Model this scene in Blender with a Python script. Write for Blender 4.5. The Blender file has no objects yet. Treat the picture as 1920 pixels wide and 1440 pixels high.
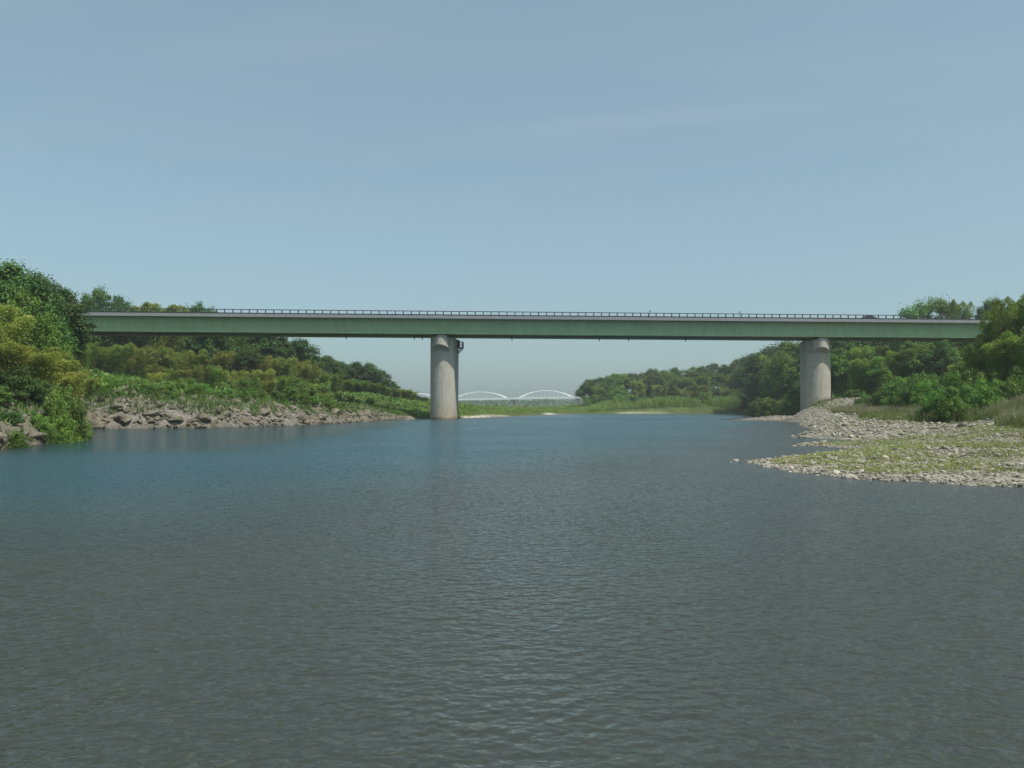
import bpy, bmesh, math, random
import numpy as np
from mathutils import Vector, Matrix

random.seed(7)
rng = np.random.default_rng(11)
R = math.radians
SC = bpy.context.scene
COL = SC.collection

# ------------------------------------------------------------------ camera maths
F = 1493.0                     # focal length in pixels of the 1920 px frame
CAMZ = 3.0
PITCH = math.atan(45 / F)
ROLL = R(0.17)
def ray(px, py):
    x, y = (px - 960) / F, (720 - py) / F
    c, s = math.cos(ROLL), math.sin(ROLL)
    x, y = x * c - y * s, x * s + y * c
    # the right side of the photograph sits a little high
    cp, sp = math.cos(PITCH), math.sin(PITCH)
    return x, cp - y * sp, sp + y * cp
def at(px, py, Y):
    x, y, z = ray(px, py)
    return Vector((x / y * Y, Y, CAMZ + z / y * Y))

# ------------------------------------------------------------------ helpers
def mesh_np(name, V, Fa, mat=None, smooth=False, attrs=None):
    """V (n,3) and Fa (m,k) arrays -> mesh"""
    V = np.asarray(V, np.float32); Fa = np.asarray(Fa, np.int32)
    me = bpy.data.meshes.new(name)
    k = Fa.shape[1]; m = Fa.shape[0]
    me.vertices.add(len(V)); me.vertices.foreach_set('co', V.ravel())
    me.loops.add(m * k); me.loops.foreach_set('vertex_index', Fa.ravel())
    me.polygons.add(m); me.polygons.foreach_set('loop_start', np.arange(0, m * k, k, dtype=np.int32))
    try: me.polygons.foreach_set('loop_total', np.full(m, k, np.int32))
    except Exception: pass
    me.polygons.foreach_set('use_smooth', np.full(m, smooth, bool))
    for an, dom, data in (attrs or []):
        a = me.attributes.new(an, 'FLOAT', dom); a.data.foreach_set('value', np.asarray(data, np.float32).ravel())
    if mat: me.materials.append(mat)
    me.update(calc_edges=True); me.validate()
    return me
def link(name, me, parent=None):
    o = bpy.data.objects.new(name, me); COL.objects.link(o)
    if parent is not None: o.parent = parent
    return o
def tag(o, label=None, cat=None, group=None, kind=None):
    if label: o['label'] = label
    if cat: o['category'] = cat
    if group: o['group'] = group
    if kind: o['kind'] = kind
    return o
def thing(name, label, cat, loc=(0, 0, 0), rz=0.0, group=None):
    o = bpy.data.objects.new(name, None); COL.objects.link(o)
    o.location = loc; o.rotation_euler = (0, 0, rz); o.empty_display_size = .5
    return tag(o, label, cat, group)

class MB:
    """collects shapes into one mesh"""
    def __init__(s): s.v = []; s.f = []
    def box(s, x0, x1, y0, y1, z0, z1):
        n = len(s.v)
        s.v += [(x0,y0,z0),(x1,y0,z0),(x1,y1,z0),(x0,y1,z0),(x0,y0,z1),(x1,y0,z1),(x1,y1,z1),(x0,y1,z1)]
        s.f += [tuple(n+i for i in q) for q in ((3,2,1,0),(4,5,6,7),(0,1,5,4),(1,2,6,5),(2,3,7,6),(3,0,4,7))]
        return s
    def tube(s, pts, radii, seg=8, cap=True):
        pts = [Vector(p) for p in pts]
        if not hasattr(radii, '__len__'): radii = [radii] * len(pts)
        n0 = len(s.v)
        for i, p in enumerate(pts):
            d = (pts[min(i+1, len(pts)-1)] - pts[max(i-1, 0)]).normalized()
            a = d.orthogonal().normalized() if i == 0 else (pa - d * pa.dot(d)).normalized()
            pa = a; b = d.cross(a)
            for k in range(seg):
                t = 2 * math.pi * k / seg
                s.v.append(tuple(p + (a * math.cos(t) + b * math.sin(t)) * radii[i]))
        for i in range(len(pts) - 1):
            for k in range(seg):
                k2 = (k + 1) % seg
                s.f.append((n0+i*seg+k, n0+i*seg+k2, n0+(i+1)*seg+k2, n0+(i+1)*seg+k))
        if cap:
            s.f.append(tuple(n0 + k for k in range(seg))[::-1])
            s.f.append(tuple(n0 + (len(pts)-1)*seg + k for k in range(seg)))
        return s
    def prism(s, outline, z0, z1):
        """outline in xy, counter clockwise; z0 may be a function of (x, y)"""
        n = len(s.v); k = len(outline)
        fz0 = z0 if callable(z0) else (lambda x, y: z0)
        fz1 = z1 if callable(z1) else (lambda x, y: z1)
        s.v += [(x, y, fz0(x, y)) for x, y in outline] + [(x, y, fz1(x, y)) for x, y in outline]
        s.f.append(tuple(n + i for i in range(k))[::-1]); s.f.append(tuple(n + k + i for i in range(k)))
        for i in range(k):
            j = (i + 1) % k
            s.f.append((n+i, n+j, n+k+j, n+k+i))
        return s
    def mesh(s, name, mat, bevel=0, smooth_ang=None):
        me = bpy.data.meshes.new(name); me.from_pydata(s.v, [], s.f)
        bm = bmesh.new(); bm.from_mesh(me)
        bmesh.ops.recalc_face_normals(bm, faces=bm.faces)
        if bevel: bmesh.ops.bevel(bm, geom=list(bm.edges), offset=bevel, segments=2, affect='EDGES', clamp_overlap=True)
        if smooth_ang:
            for f in bm.faces: f.smooth = True
            for e in bm.edges:
                e.smooth = len(e.link_faces) == 2 and e.calc_face_angle(0) < smooth_ang
        bm.to_mesh(me); bm.free()
        me.materials.append(mat)
        return me
    def build(s, name, mat, parent=None, bevel=0, smooth_ang=None):
        return link(name, s.mesh(name, mat, bevel, smooth_ang), parent)

# numpy value noise
def _h(ix, iy, iz, seed):
    with np.errstate(over='ignore'):
        n = (ix.astype(np.int64)*374761393 + iy.astype(np.int64)*668265263 + iz.astype(np.int64)*2147483647 + seed*1274126177)
        n = (n ^ (n >> 13)) * 1274126177
        n = n ^ (n >> 16)
    return (n & 0xffff) / 65535.0
def vnoise(x, y, z=None, seed=0):
    x = np.asarray(x, float); y = np.asarray(y, float)
    z = np.zeros_like(x) if z is None else np.asarray(z, float)
    ix, iy, iz = np.floor(x), np.floor(y), np.floor(z)
    fx, fy, fz = x-ix, y-iy, z-iz
    fx, fy, fz = [f*f*(3-2*f) for f in (fx, fy, fz)]
    r = 0
    for dx in (0,1):
        for dy in (0,1):
            for dz in (0,1):
                w = (fx if dx else 1-fx)*(fy if dy else 1-fy)*(fz if dz else 1-fz)
                r = r + w*_h(ix+dx, iy+dy, iz+dz, seed)
    return r*2-1
def fbm(x, y, z=None, o=4, seed=0):
    r = 0; a = 1; t = 0
    for i in range(o):
        f = 2**i
        r = r + a*vnoise(np.asarray(x)*f, np.asarray(y)*f, None if z is None else np.asarray(z)*f, seed+i); t += a; a *= .5
    return r/t
def sstep(a, b, x):
    t = np.clip((x-a)/(b-a), 0, 1); return t*t*(3-2*t)

# ------------------------------------------------------------------ materials
class NT:
    def __init__(s, name):
        s.m = bpy.data.materials.new(name); s.m.use_nodes = True
        s.t = s.m.node_tree; s.t.nodes.clear()
        s.out = s.n('ShaderNodeOutputMaterial')
    def n(s, t, **kw):
        nd = s.t.nodes.new(t)
        for k, v in kw.items():
            if k in nd.inputs: nd.inputs[k].default_value = v
            else: setattr(nd, k, v)
        return nd
    def l(s, a, b): s.t.links.new(a, b)
    def noise(s, scale, detail=4, rough=.55, vec=None):
        nd = s.n('ShaderNodeTexNoise', Scale=scale, Detail=detail, Roughness=rough)
        if vec is not None: s.l(vec, nd.inputs['Vector'])
        return nd
    def ramp(s, fac, stops):
        nd = s.n('ShaderNodeValToRGB'); e = nd.color_ramp.elements
        while len(e) < len(stops): e.new(.5)
        for i, (p, c) in enumerate(stops):
            e[i].position = p; e[i].color = (*c, 1) if len(c) == 3 else c
        s.l(fac, nd.inputs['Fac']); return nd
    def mix(s, fac, a, b, mode='MIX'):
        nd = s.n('ShaderNodeMix', data_type='RGBA', blend_type=mode)
        for sock, v in ((nd.inputs[0], fac), (nd.inputs[6], a), (nd.inputs[7], b)):
            if hasattr(v, 'is_linked'): s.l(v, sock)
            elif isinstance(v, (tuple, list)): sock.default_value = (*v, 1) if len(v) == 3 else v
            else: sock.default_value = v
        return nd.outputs[2]
    def math(s, op, a, b=0.0):
        nd = s.n('ShaderNodeMath', operation=op)
        for i, v in enumerate((a, b)):
            if hasattr(v, 'is_linked'): s.l(v, nd.inputs[i])
            else: nd.inputs[i].default_value = v
        return nd.outputs[0]
    def attr(s, name): return s.n('ShaderNodeAttribute', attribute_name=name).outputs['Fac']
    def bump(s, h, strength=.5, dist=.02):
        nd = s.n('ShaderNodeBump', Strength=strength, Distance=dist); s.l(h, nd.inputs['Height']); return nd.outputs[0]
    def surf(s, sh): s.l(sh, s.out.inputs['Surface']); return s.m
    def pbr(s, col, rough=.8, spec=.3, normal=None, metal=0):
        p = s.n('ShaderNodeBsdfPrincipled'); p.inputs['Roughness'].default_value = rough
        p.inputs['Specular IOR Level'].default_value = spec; p.inputs['Metallic'].default_value = metal
        if hasattr(col, 'is_linked'): s.l(col, p.inputs['Base Color'])
        else: p.inputs['Base Color'].default_value = (*col, 1)
        if normal is not None: s.l(normal, p.inputs['Normal'])
        return p.outputs[0]

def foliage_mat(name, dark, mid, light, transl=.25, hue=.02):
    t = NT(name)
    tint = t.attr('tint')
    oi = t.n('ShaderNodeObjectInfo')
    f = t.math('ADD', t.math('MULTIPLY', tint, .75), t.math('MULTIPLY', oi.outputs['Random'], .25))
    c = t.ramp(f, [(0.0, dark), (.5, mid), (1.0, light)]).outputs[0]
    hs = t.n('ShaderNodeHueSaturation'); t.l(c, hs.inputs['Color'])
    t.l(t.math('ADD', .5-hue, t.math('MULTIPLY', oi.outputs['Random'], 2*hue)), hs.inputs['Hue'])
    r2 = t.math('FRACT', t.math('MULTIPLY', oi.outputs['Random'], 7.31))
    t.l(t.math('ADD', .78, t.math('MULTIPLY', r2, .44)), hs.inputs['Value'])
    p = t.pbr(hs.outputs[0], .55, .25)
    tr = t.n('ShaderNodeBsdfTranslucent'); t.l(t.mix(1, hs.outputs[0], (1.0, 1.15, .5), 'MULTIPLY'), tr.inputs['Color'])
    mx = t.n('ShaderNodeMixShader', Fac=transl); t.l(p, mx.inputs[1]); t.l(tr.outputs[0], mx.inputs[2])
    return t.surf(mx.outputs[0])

M = {}
M['oak'] = foliage_mat('oak leaves', (0.031,0.068,0.019), (0.065,0.132,0.028), (0.136,0.236,0.042))
M['bright'] = foliage_mat('bright leaves', (.053,.112,.019), (.112,.218,.031), (.212,.342,.053))
M['bamboo'] = foliage_mat('bamboo leaves', (.100,.142,.033), (.236,.283,.061), (.437,.454,.130), .4, .010)
M['bamboo_green'] = foliage_mat('green bamboo leaves', (.071,.130,.026), (.171,.254,.050), (.319,.395,.088), .4, .010)
M['bamboo_gold'] = foliage_mat('golden bamboo leaves', (.118,.136,.031), (.236,.248,.054), (.401,.395,.100), .4, .010)
M['shrub'] = foliage_mat('shrub leaves', (.053,.106,.021), (.112,.195,.035), (.224,.307,.065))
M['reed'] = foliage_mat('reed blades', (0.100,0.177,0.035), (0.189,0.307,0.065), (0.378,0.496,0.153), .3)
M['grass'] = foliage_mat('short grass', (0.100,0.130,0.033), (0.195,0.230,0.059), (0.319,0.336,0.118), .3)
M['dry_grass'] = foliage_mat('dry grass heads', (.095,.155,.032), (.22,.225,.12), (.48,.38,.33), .3, .005)
M['far_leaf'] = foliage_mat('distant leaves', (.035,.07,.032), (.055,.105,.042), (.085,.15,.055))

def m_bark():
    t = NT('bark'); tc = t.n('ShaderNodeTexCoord').outputs['Object']
    n = t.noise(9, 5, .6, tc)
    c = t.ramp(n.outputs['Fac'], [(.3, (.035,.028,.02)), (.7, (.12,.10,.075))]).outputs[0]
    return t.surf(t.pbr(c, .9, .1, t.bump(n.outputs['Fac'], .6, .05)))
M['bark'] = m_bark()
def m_culm():
    t = NT('bamboo culm'); tc = t.n('ShaderNodeTexCoord').outputs['Object']
    n = t.noise(3, 3, .5, tc)
    c = t.ramp(n.outputs['Fac'], [(.3, (.07,.10,.03)), (.7, (.22,.21,.08))]).outputs[0]
    return t.surf(t.pbr(c, .5, .3))
M['culm'] = m_culm()

def m_concrete(name, base=(.43,.405,.345), stain=(.20,.18,.155), streak=True):
    t = NT(name); tc = t.n('ShaderNodeTexCoord').outputs['Object']
    n1 = t.noise(.9, 6, .6, tc)
    mp = t.n('ShaderNodeMapping'); mp.inputs['Scale'].default_value = (2.4, 2.4, .12); t.l(tc, mp.inputs['Vector'])
    n2 = t.noise(1.6, 5, .6, mp.outputs[0])
    c = t.ramp(n1.outputs['Fac'], [(.3, tuple(x*.86 for x in base)), (.7, tuple(min(1, x*1.1) for x in base))]).outputs[0]
    f = t.ramp(n2.outputs['Fac'], [(.5, (0,0,0)), (.75, (1,1,1))]).outputs[0]
    c = t.mix(t.math('MULTIPLY', f, .55 if streak else .15), c, stain)
    sep = t.n('ShaderNodeSeparateXYZ'); t.l(tc, sep.inputs[0])
    # formwork joints every 2.4 m and a tan water stain near the river
    fr = t.math('FRACT', t.math('MULTIPLY', sep.outputs[2], 1/2.4))
    joint = t.math('LESS_THAN', t.math('ABSOLUTE', t.math('SUBTRACT', fr, .5)), .012)
    c = t.mix(t.math('MULTIPLY', joint, .35), c, stain)
    if streak:
        lvl = t.math('ADD', sep.outputs[2], t.math('MULTIPLY', n1.outputs['Fac'], 2.0))
        mr = t.n('ShaderNodeMapRange'); t.l(lvl, mr.inputs[0]); mr.inputs[1].default_value = 6.5; mr.inputs[2].default_value = 1.2
        c = t.mix(t.math('MULTIPLY', mr.outputs[0], .75), c, (.37,.275,.185))
        m2 = t.n('ShaderNodeMapRange'); t.l(lvl, m2.inputs[0]); m2.inputs[1].default_value = 1.9; m2.inputs[2].default_value = 1.2
        c = t.mix(t.math('MULTIPLY', m2.outputs[0], .7), c, (.08,.07,.05))
    return t.surf(t.pbr(c, .85, .2, t.bump(n1.outputs['Fac'], .3, .03)))
M['concrete'] = m_concrete('pier concrete')
M['slab'] = m_concrete('slab concrete', (.25,.262,.28), (.15,.15,.155), False)
def m_paint(name, col, rough=.45, var=.12, metal=0):
    t = NT(name); tc = t.n('ShaderNodeTexCoord').outputs['Object']
    mp = t.n('ShaderNodeMapping'); mp.inputs['Scale'].default_value = (.35, .35, .12); t.l(tc, mp.inputs['Vector'])
    n = t.noise(2.5, 5, .6, mp.outputs[0])
    c = t.ramp(n.outputs['Fac'], [(.3, tuple(x*(1-var) for x in col)), (.7, tuple(min(1, x*(1+var)) for x in col))]).outputs[0]
    return t.surf(t.pbr(c, rough, .35, None, metal))
M['green_steel'] = m_paint('green steel', (.285,.41,.235))
M['dark_steel'] = m_paint('dark steel', (.045,.055,.06))
M['rail'] = m_paint('rail steel', (.03,.036,.04))
M['white_steel'] = m_paint('white steel', (.93,.94,.94), .4, .02)
M['bearing'] = m_concrete('bearing block', (.5,.5,.48), (.3,.3,.28), False)
M['asphalt'] = m_paint('asphalt', (.05,.05,.052), .9)
M['car_paint'] = m_paint('dark car paint', (.035,.04,.05), .25, .02)
M['glass'] = m_paint('car glass', (.02,.025,.03), .08, .02)
M['tyre'] = m_paint('tyre rubber', (.02,.02,.02), .9)
M['drain'] = m_paint('drain pipe', (.05,.055,.055), .6)

def m_rock():
    t = NT('rock'); tc = t.n('ShaderNodeTexCoord').outputs['Object']
    n1 = t.noise(.5, 8, .62, tc); n2 = t.noise(4, 8, .7, tc)
    c = t.ramp(n1.outputs['Fac'], [(.3, (.08,.07,.052)), (.5, (.185,.168,.125)), (.7, (.30,.275,.21))]).outputs[0]
    c = t.mix(.5, c, t.ramp(n2.outputs['Fac'], [(.3, (.05,.044,.035)), (.52, (.185,.16,.12)), (.72, (.40,.36,.29))]).outputs[0])
    n3 = t.noise(1.3, 4, .5, tc)
    moss = t.ramp(n3.outputs['Fac'], [(.54, (0,0,0)), (.64, (1,1,1))]).outputs[0]
    c = t.mix(t.math('MULTIPLY', moss, .6), c, (.085,.095,.03))
    geo = t.n('ShaderNodeNewGeometry'); sp = t.n('ShaderNodeSeparateXYZ'); t.l(geo.outputs['Position'], sp.inputs[0])
    mr = t.n('ShaderNodeMapRange'); t.l(sp.outputs[2], mr.inputs[0]); mr.inputs[1].default_value = .45; mr.inputs[2].default_value = .1
    c = t.mix(t.math('MULTIPLY', mr.outputs[0], .6), c, (.05,.045,.038))
    hgt = t.math('ADD', n1.outputs['Fac'], t.math('MULTIPLY', n2.outputs['Fac'], .5))
    return t.surf(t.pbr(c, .9, .2, t.bump(hgt, .9, .35)))
M['rock'] = m_rock()
def m_stone():
    t = NT('river stone')
    tint = t.attr('tint')
    tc = t.n('ShaderNodeTexCoord').outputs['Object']
    n = t.noise(14, 4, .6, tc)
    c = t.ramp(tint, [(0, (.10,.09,.075)), (.3, (.22,.20,.16)), (.7, (.36,.33,.26)), (1, (.54,.50,.41))]).outputs[0]
    c = t.mix(.35, c, t.ramp(n.outputs['Fac'], [(.3, (.14,.13,.105)), (.7, (.40,.37,.30))]).outputs[0])
    return t.surf(t.pbr(c, .85, .2))
M['stone'] = m_stone()
def m_ground():
    t = NT('ground'); geo = t.n('ShaderNodeNewGeometry').outputs['Position']
    g = t.attr('gravel'); bed = t.attr('bed'); rockm = t.attr('rocky'); sand = t.attr('sand')
    vo = t.n('ShaderNodeTexVoronoi', Scale=5.5); t.l(geo, vo.inputs['Vector'])
    vo2 = t.n('ShaderNodeTexVoronoi', Scale=2.1); t.l(geo, vo2.inputs['Vector'])
    sc = t.n('ShaderNodeSeparateColor'); t.l(vo.outputs['Color'], sc.inputs[0])
    sc2 = t.n('ShaderNodeSeparateColor'); t.l(vo2.outputs['Color'], sc2.inputs[0])
    grav = t.ramp(sc.outputs[0], [(0, (.10,.09,.075)), (.4, (.22,.205,.165)), (1, (.38,.35,.285))]).outputs[0]
    grav = t.mix(.4, grav, t.ramp(sc2.outputs[1], [(0, (.12,.11,.09)), (1, (.36,.33,.27))]).outputs[0])
    n = t.noise(.18, 7, .65, geo); n2 = t.noise(1.7, 6, .65, geo)
    soil = t.ramp(n2.outputs['Fac'], [(.3, (.035,.055,.016)), (.55, (.065,.095,.022)), (.75, (.11,.12,.04))]).outputs[0]
    soil = t.mix(t.ramp(n.outputs['Fac'], [(.5, (0,0,0)), (.65, (1,1,1))]).outputs[0], soil, (.09,.12,.035))
    rk = t.ramp(n2.outputs['Fac'], [(.3, (.10,.09,.08)), (.7, (.28,.25,.22))]).outputs[0]
    c = t.mix(g, soil, grav)
    c = t.mix(rockm, c, rk)
    c = t.mix(sand, c, (.46,.42,.33))
    big = t.noise(.35, 4, .6, geo)
    vo3 = t.n('ShaderNodeTexVoronoi', Scale=12.0); t.l(geo, vo3.inputs['Vector']); sc3 = t.n('ShaderNodeSeparateColor'); t.l(vo3.outputs['Color'], sc3.inputs[0])
    bc = t.ramp(sc3.outputs[1], [(0, (.05,.047,.035)), (.75, (.105,.10,.075)), (.93, (.17,.155,.11)), (1, (.60,.53,.38))]).outputs[0]
    bc = t.mix(.55, bc, t.ramp(big.outputs['Fac'], [(.35, (.055,.055,.042)), (.65, (.13,.12,.088))]).outputs[0])
    c = t.mix(bed, c, bc)
    return t.surf(t.pbr(c, .95, .1, t.bump(vo.outputs['Distance'], .5, .05)))
M['ground'] = m_ground()
def m_water():
    t = NT('water'); geo = t.n('ShaderNodeNewGeometry').outputs['Position']
    deep = t.attr('deep')
    mp = t.n('ShaderNodeMapping'); mp.inputs['Scale'].default_value = (.95, 1.15, 1); mp.inputs['Rotation'].default_value = (0, 0, R(-8))
    t.l(geo, mp.inputs['Vector'])
    a = t.noise(4.8, 1.6, .5, mp.outputs[0])
    b = t.noise(1.9, 1, .5, mp.outputs[0])
    c_ = t.noise(.07, 3, .5, geo)
    gust = t.math('ADD', .45, t.math('MULTIPLY', c_.outputs['Fac'], 1.1))
    h = t.math('ADD', t.math('MULTIPLY', a.outputs['Fac'], t.math('MULTIPLY', gust, .128)), t.math('MULTIPLY', b.outputs['Fac'], .09))
    calm = t.attr('calm'); h = t.math('MULTIPLY', h, t.math('SUBTRACT', 1.0, t.math('MULTIPLY', calm, .62)))
    nb = t.bump(h, 1.0, 1.0)
    murk = t.n('ShaderNodeBsdfDiffuse'); t.l(t.mix(deep, (.066,.073,.060), (.016,.066,.088)), murk.inputs['Color'])
    tr = t.n('ShaderNodeBsdfTransparent'); tr.inputs['Color'].default_value = (.72,.80,.78,1)
    body = t.n('ShaderNodeMixShader'); t.l(t.math('ADD', .54, t.math('MULTIPLY', deep, .46)), body.inputs[0]); t.l(tr.outputs[0], body.inputs[1]); t.l(murk.outputs[0], body.inputs[2])
    gl = t.n('ShaderNodeBsdfGlossy', Roughness=.2); t.l(nb, gl.inputs['Normal']); t.l(t.math('SUBTRACT', .2, t.math('MULTIPLY', calm, .12)), gl.inputs['Roughness'])
    fr = t.n('ShaderNodeFresnel', IOR=1.33); t.l(nb, fr.inputs['Normal'])
    mx = t.n('ShaderNodeMixShader'); t.l(fr.outputs[0], mx.inputs[0]); t.l(body.outputs[0], mx.inputs[1]); t.l(gl.outputs[0], mx.inputs[2])
    return t.surf(mx.outputs[0])
M['water'] = m_water()

# ------------------------------------------------------------------ river plan and terrain
LEFT = [(-34,-80),(-34,20),(-33,42),(-35.5,54),(-38,64),(-42,76),(-43.5,82),(-50,92),(-61,101),(-59,108),(-50,112),(-43,116.5),
        (-38,132),(-34.6,144),(-31,170),(-27.5,203),(-22,215),(-15,224),(-4,270),(9,332),(24,385),(40,425),(62,432),(84,432),(110,435),(131,427)]
RIGHT = [(121,350),(108,300),(96,250),(86,224),(78,221),(70,220),(61,219),(57.5,215),(62,205),(66,195),(61,168),(54.6,149),(50,139),(46,122),
         (41.5,108),(36,96),(30.5,86),(29.5,83),(32.6,77.5),(36,71.5),(31,69.2),(25,68.5),(23,66),(25,62),(26,59),(22.6,55.5),(15.6,48),(13.4,45.8),(13.0,44),(13.3,38.8),
         (14.7,34.3),(19.7,30.6),(28,25),(38,12),(45,-10),(50,-80)]
POLY = np.array(LEFT + RIGHT, float)
def poly_dist(x, y, P):
    x = np.asarray(x, float); y = np.asarray(y, float)
    d = np.full(x.shape, 1e9); inside = np.zeros(x.shape, bool)
    n = len(P)
    for i in range(n):
        ax, ay = P[i]; bx, by = P[(i+1) % n]
        ex, ey = bx-ax, by-ay
        t = np.clip(((x-ax)*ex + (y-ay)*ey)/(ex*ex+ey*ey), 0, 1)
        d = np.minimum(d, np.hypot(x-ax-t*ex, y-ay-t*ey))
        c = ((ay > y) != (by > y)) & (x < (bx-ax)*(y-ay)/((by-ay) if by != ay else 1e-9) + ax)
        inside ^= c
    return np.where(inside, -d, d)         # positive on land
CTRL = np.array([
 # left bank
 (-45,20,4),(-60,20,6),(-45,62,4.2),(-40,50,3),(-55,75,5),(-60,60,7),(-75,75,10),(-80,100,9.5),(-68,105,6.5),(-70,120,8),(-95,120,14),(-62,118,5),
 (-50,122,5),(-45,130,4.6),(-42,140,4.5),(-60,135,6),(-42,155,3.6),(-38,170,2.6),(-34,195,1.6),(-50,170,4.2),(-65,160,5.5),(-80,165,7),(-92,170,10),(-88,178,9.5),(-80,177,7.5),(-60,185,4.6),
 (-106,196,12.5),(-115,200,21),(-135,200,24),(-84,195,6.5),(-72,200,5.5),(-62,205,5),(-45,205,3.5),(-60,225,7),(-75,230,9),(-92,222,9),(-110,235,13),(-122,245,15),(-88,205,9),
 (-45,235,6),(-32,225,2),(-50,260,7),(-70,270,11),(-100,280,15),(-35,260,4),(-22,245,1.4),(-45,300,6),(-65,320,9),(-30,300,3.5),(-15,290,1.5),
 (-35,340,4.5),(-60,370,7),(-15,340,1.8),(-40,420,3),(0,345,1.3),(5,400,1.6),(-20,480,2),(30,430,1.3),(40,470,2),(0,600,2),(100,700,2),(-100,600,3),
 # right hill beyond the bridge
 (48,490,3),(60,470,3),(70,500,8),(95,475,5),(110,500,12),(130,452,4),(142,475,15),(160,450,14),(125,500,15),(150,400,9),(135,360,5),(160,350,12),(125,310,4.5),(150,300,13),
 (112,270,4),(130,265,9),(150,255,14),(105,245,3.5),(120,235,7),(150,225,13),(180,230,18),(200,260,20),(200,400,18),(170,500,14),
 # right bank at and before the bridge
 (80,208,1.6),(73,211,1.3),(64,212,.5),(66,203,.7),(84,191,6.2),(80,186,5.6),(90,195,6.6),(76,176,3.2),(70,160,2.6),(66,150,2.7),(62,130,2.4),(54,110,2.1),(46,92,1.9),(50,100,2.2),
 (62,110,3.0),(75,130,4.2),(90,160,6),(105,190,8),(120,200,10),(140,200,14),(160,200,17),(42,80,1.7),(37,62,1.6),(36,55,1.8),(42,60,2.2),(50,70,4.0),(45,52,2.3),(60,78,4.6),(52,62,3.8),(65,95,4),(80,110,5.5),(100,130,7),
 (25,45,.55),(20,42,.4),(16,43,.28),(29,52,.6),(28,58,.5),(26,66,.35),(31,62,.6),(25,35,.5),(32,34,.9),(40,35,2),(55,40,3),(50,15,2),(70,60,4.5),
 (60,-50,3),(100,0,6),(-80,0,8),(-150,100,22),(-160,250,20),(170,100,12),(220,200,22),(-300,400,30),(300,400,30),(0,1500,3),(800,1500,6),(-800,1500,6),(0,3000,3)], float)
def ctrl_z(x, y):
    x = np.asarray(x, float); y = np.asarray(y, float)
    num = np.zeros(x.shape); den = np.zeros(x.shape)
    for cx, cy, cz in CTRL:
        w = 1/(((x-cx)**2 + (y-cy)**2)/20.0 + 1)**2
        num += w*cz; den += w
    return num/den
SHELF = np.array([(-40,2),(-25,8),(-12,18),(-6.5,22),(1,36),(12,55),(24,84),(36,122),(52,165),(60,195)], float)
def shelf_side(x, y):
    """metres beyond the edge of the shallow shelf, towards the deep channel"""
    x = np.asarray(x, float); y = np.asarray(y, float)
    best = np.full(x.shape, 1e9); sgn = np.zeros(x.shape)
    for (ax, ay), (bx, by) in zip(SHELF[:-1], SHELF[1:]):
        ex, ey = bx-ax, by-ay; L = math.hypot(ex, ey)
        t = np.clip(((x-ax)*ex + (y-ay)*ey)/(L*L), 0, 1)
        d = np.hypot(x-ax-t*ex, y-ay-t*ey)
        s = np.sign(ex*(y-ay) - ey*(x-ax))
        m = d < best; best = np.where(m, d, best); sgn = np.where(m, s, sgn)
    return best*sgn
def terrain(x, y, detail=True):
    x = np.asarray(x, float); y = np.asarray(y, float)
    d = poly_dist(x, y, POLY)
    if detail:
        d = d + np.where(np.abs(d) < 6, 1, 0)*(fbm(x*.45, y*.45, o=3, seed=3)*.55)
    land = np.maximum(ctrl_z(x, y), .15)
    left = x < -12
    w = np.where(left & (y < 210), 3.0, 4.5)
    zl = land*(1-np.exp(-np.maximum(d, 0)/w))
    if detail:
        zl = zl + np.clip(np.maximum(d,0)/12, 0, 1)*fbm(x*.12, y*.12, o=4, seed=5)*.7 + np.clip(np.maximum(d,0)/4, 0, 1)*fbm(x*.6, y*.6, o=2, seed=9)*.12
    s = shelf_side(x, y)
    depth = .38 + 2.9*sstep(-5, 17, s + 5*fbm(x*.06, y*.06, o=3, seed=99))
    bed = -np.minimum(depth, np.maximum(-d, 0)*.22 + .0)
    bed = np.where(left, -np.minimum(depth, np.maximum(-d, 0)*.8), bed)
    if detail: bed = bed + np.clip(-d/3, 0, 1)*fbm(x*.5, y*.5, o=3, seed=21)*.07
    return np.where(d > 0, zl, bed), d
def tz(x, y):
    return float(terrain(np.array([x]), np.array([y]))[0][0])

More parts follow.
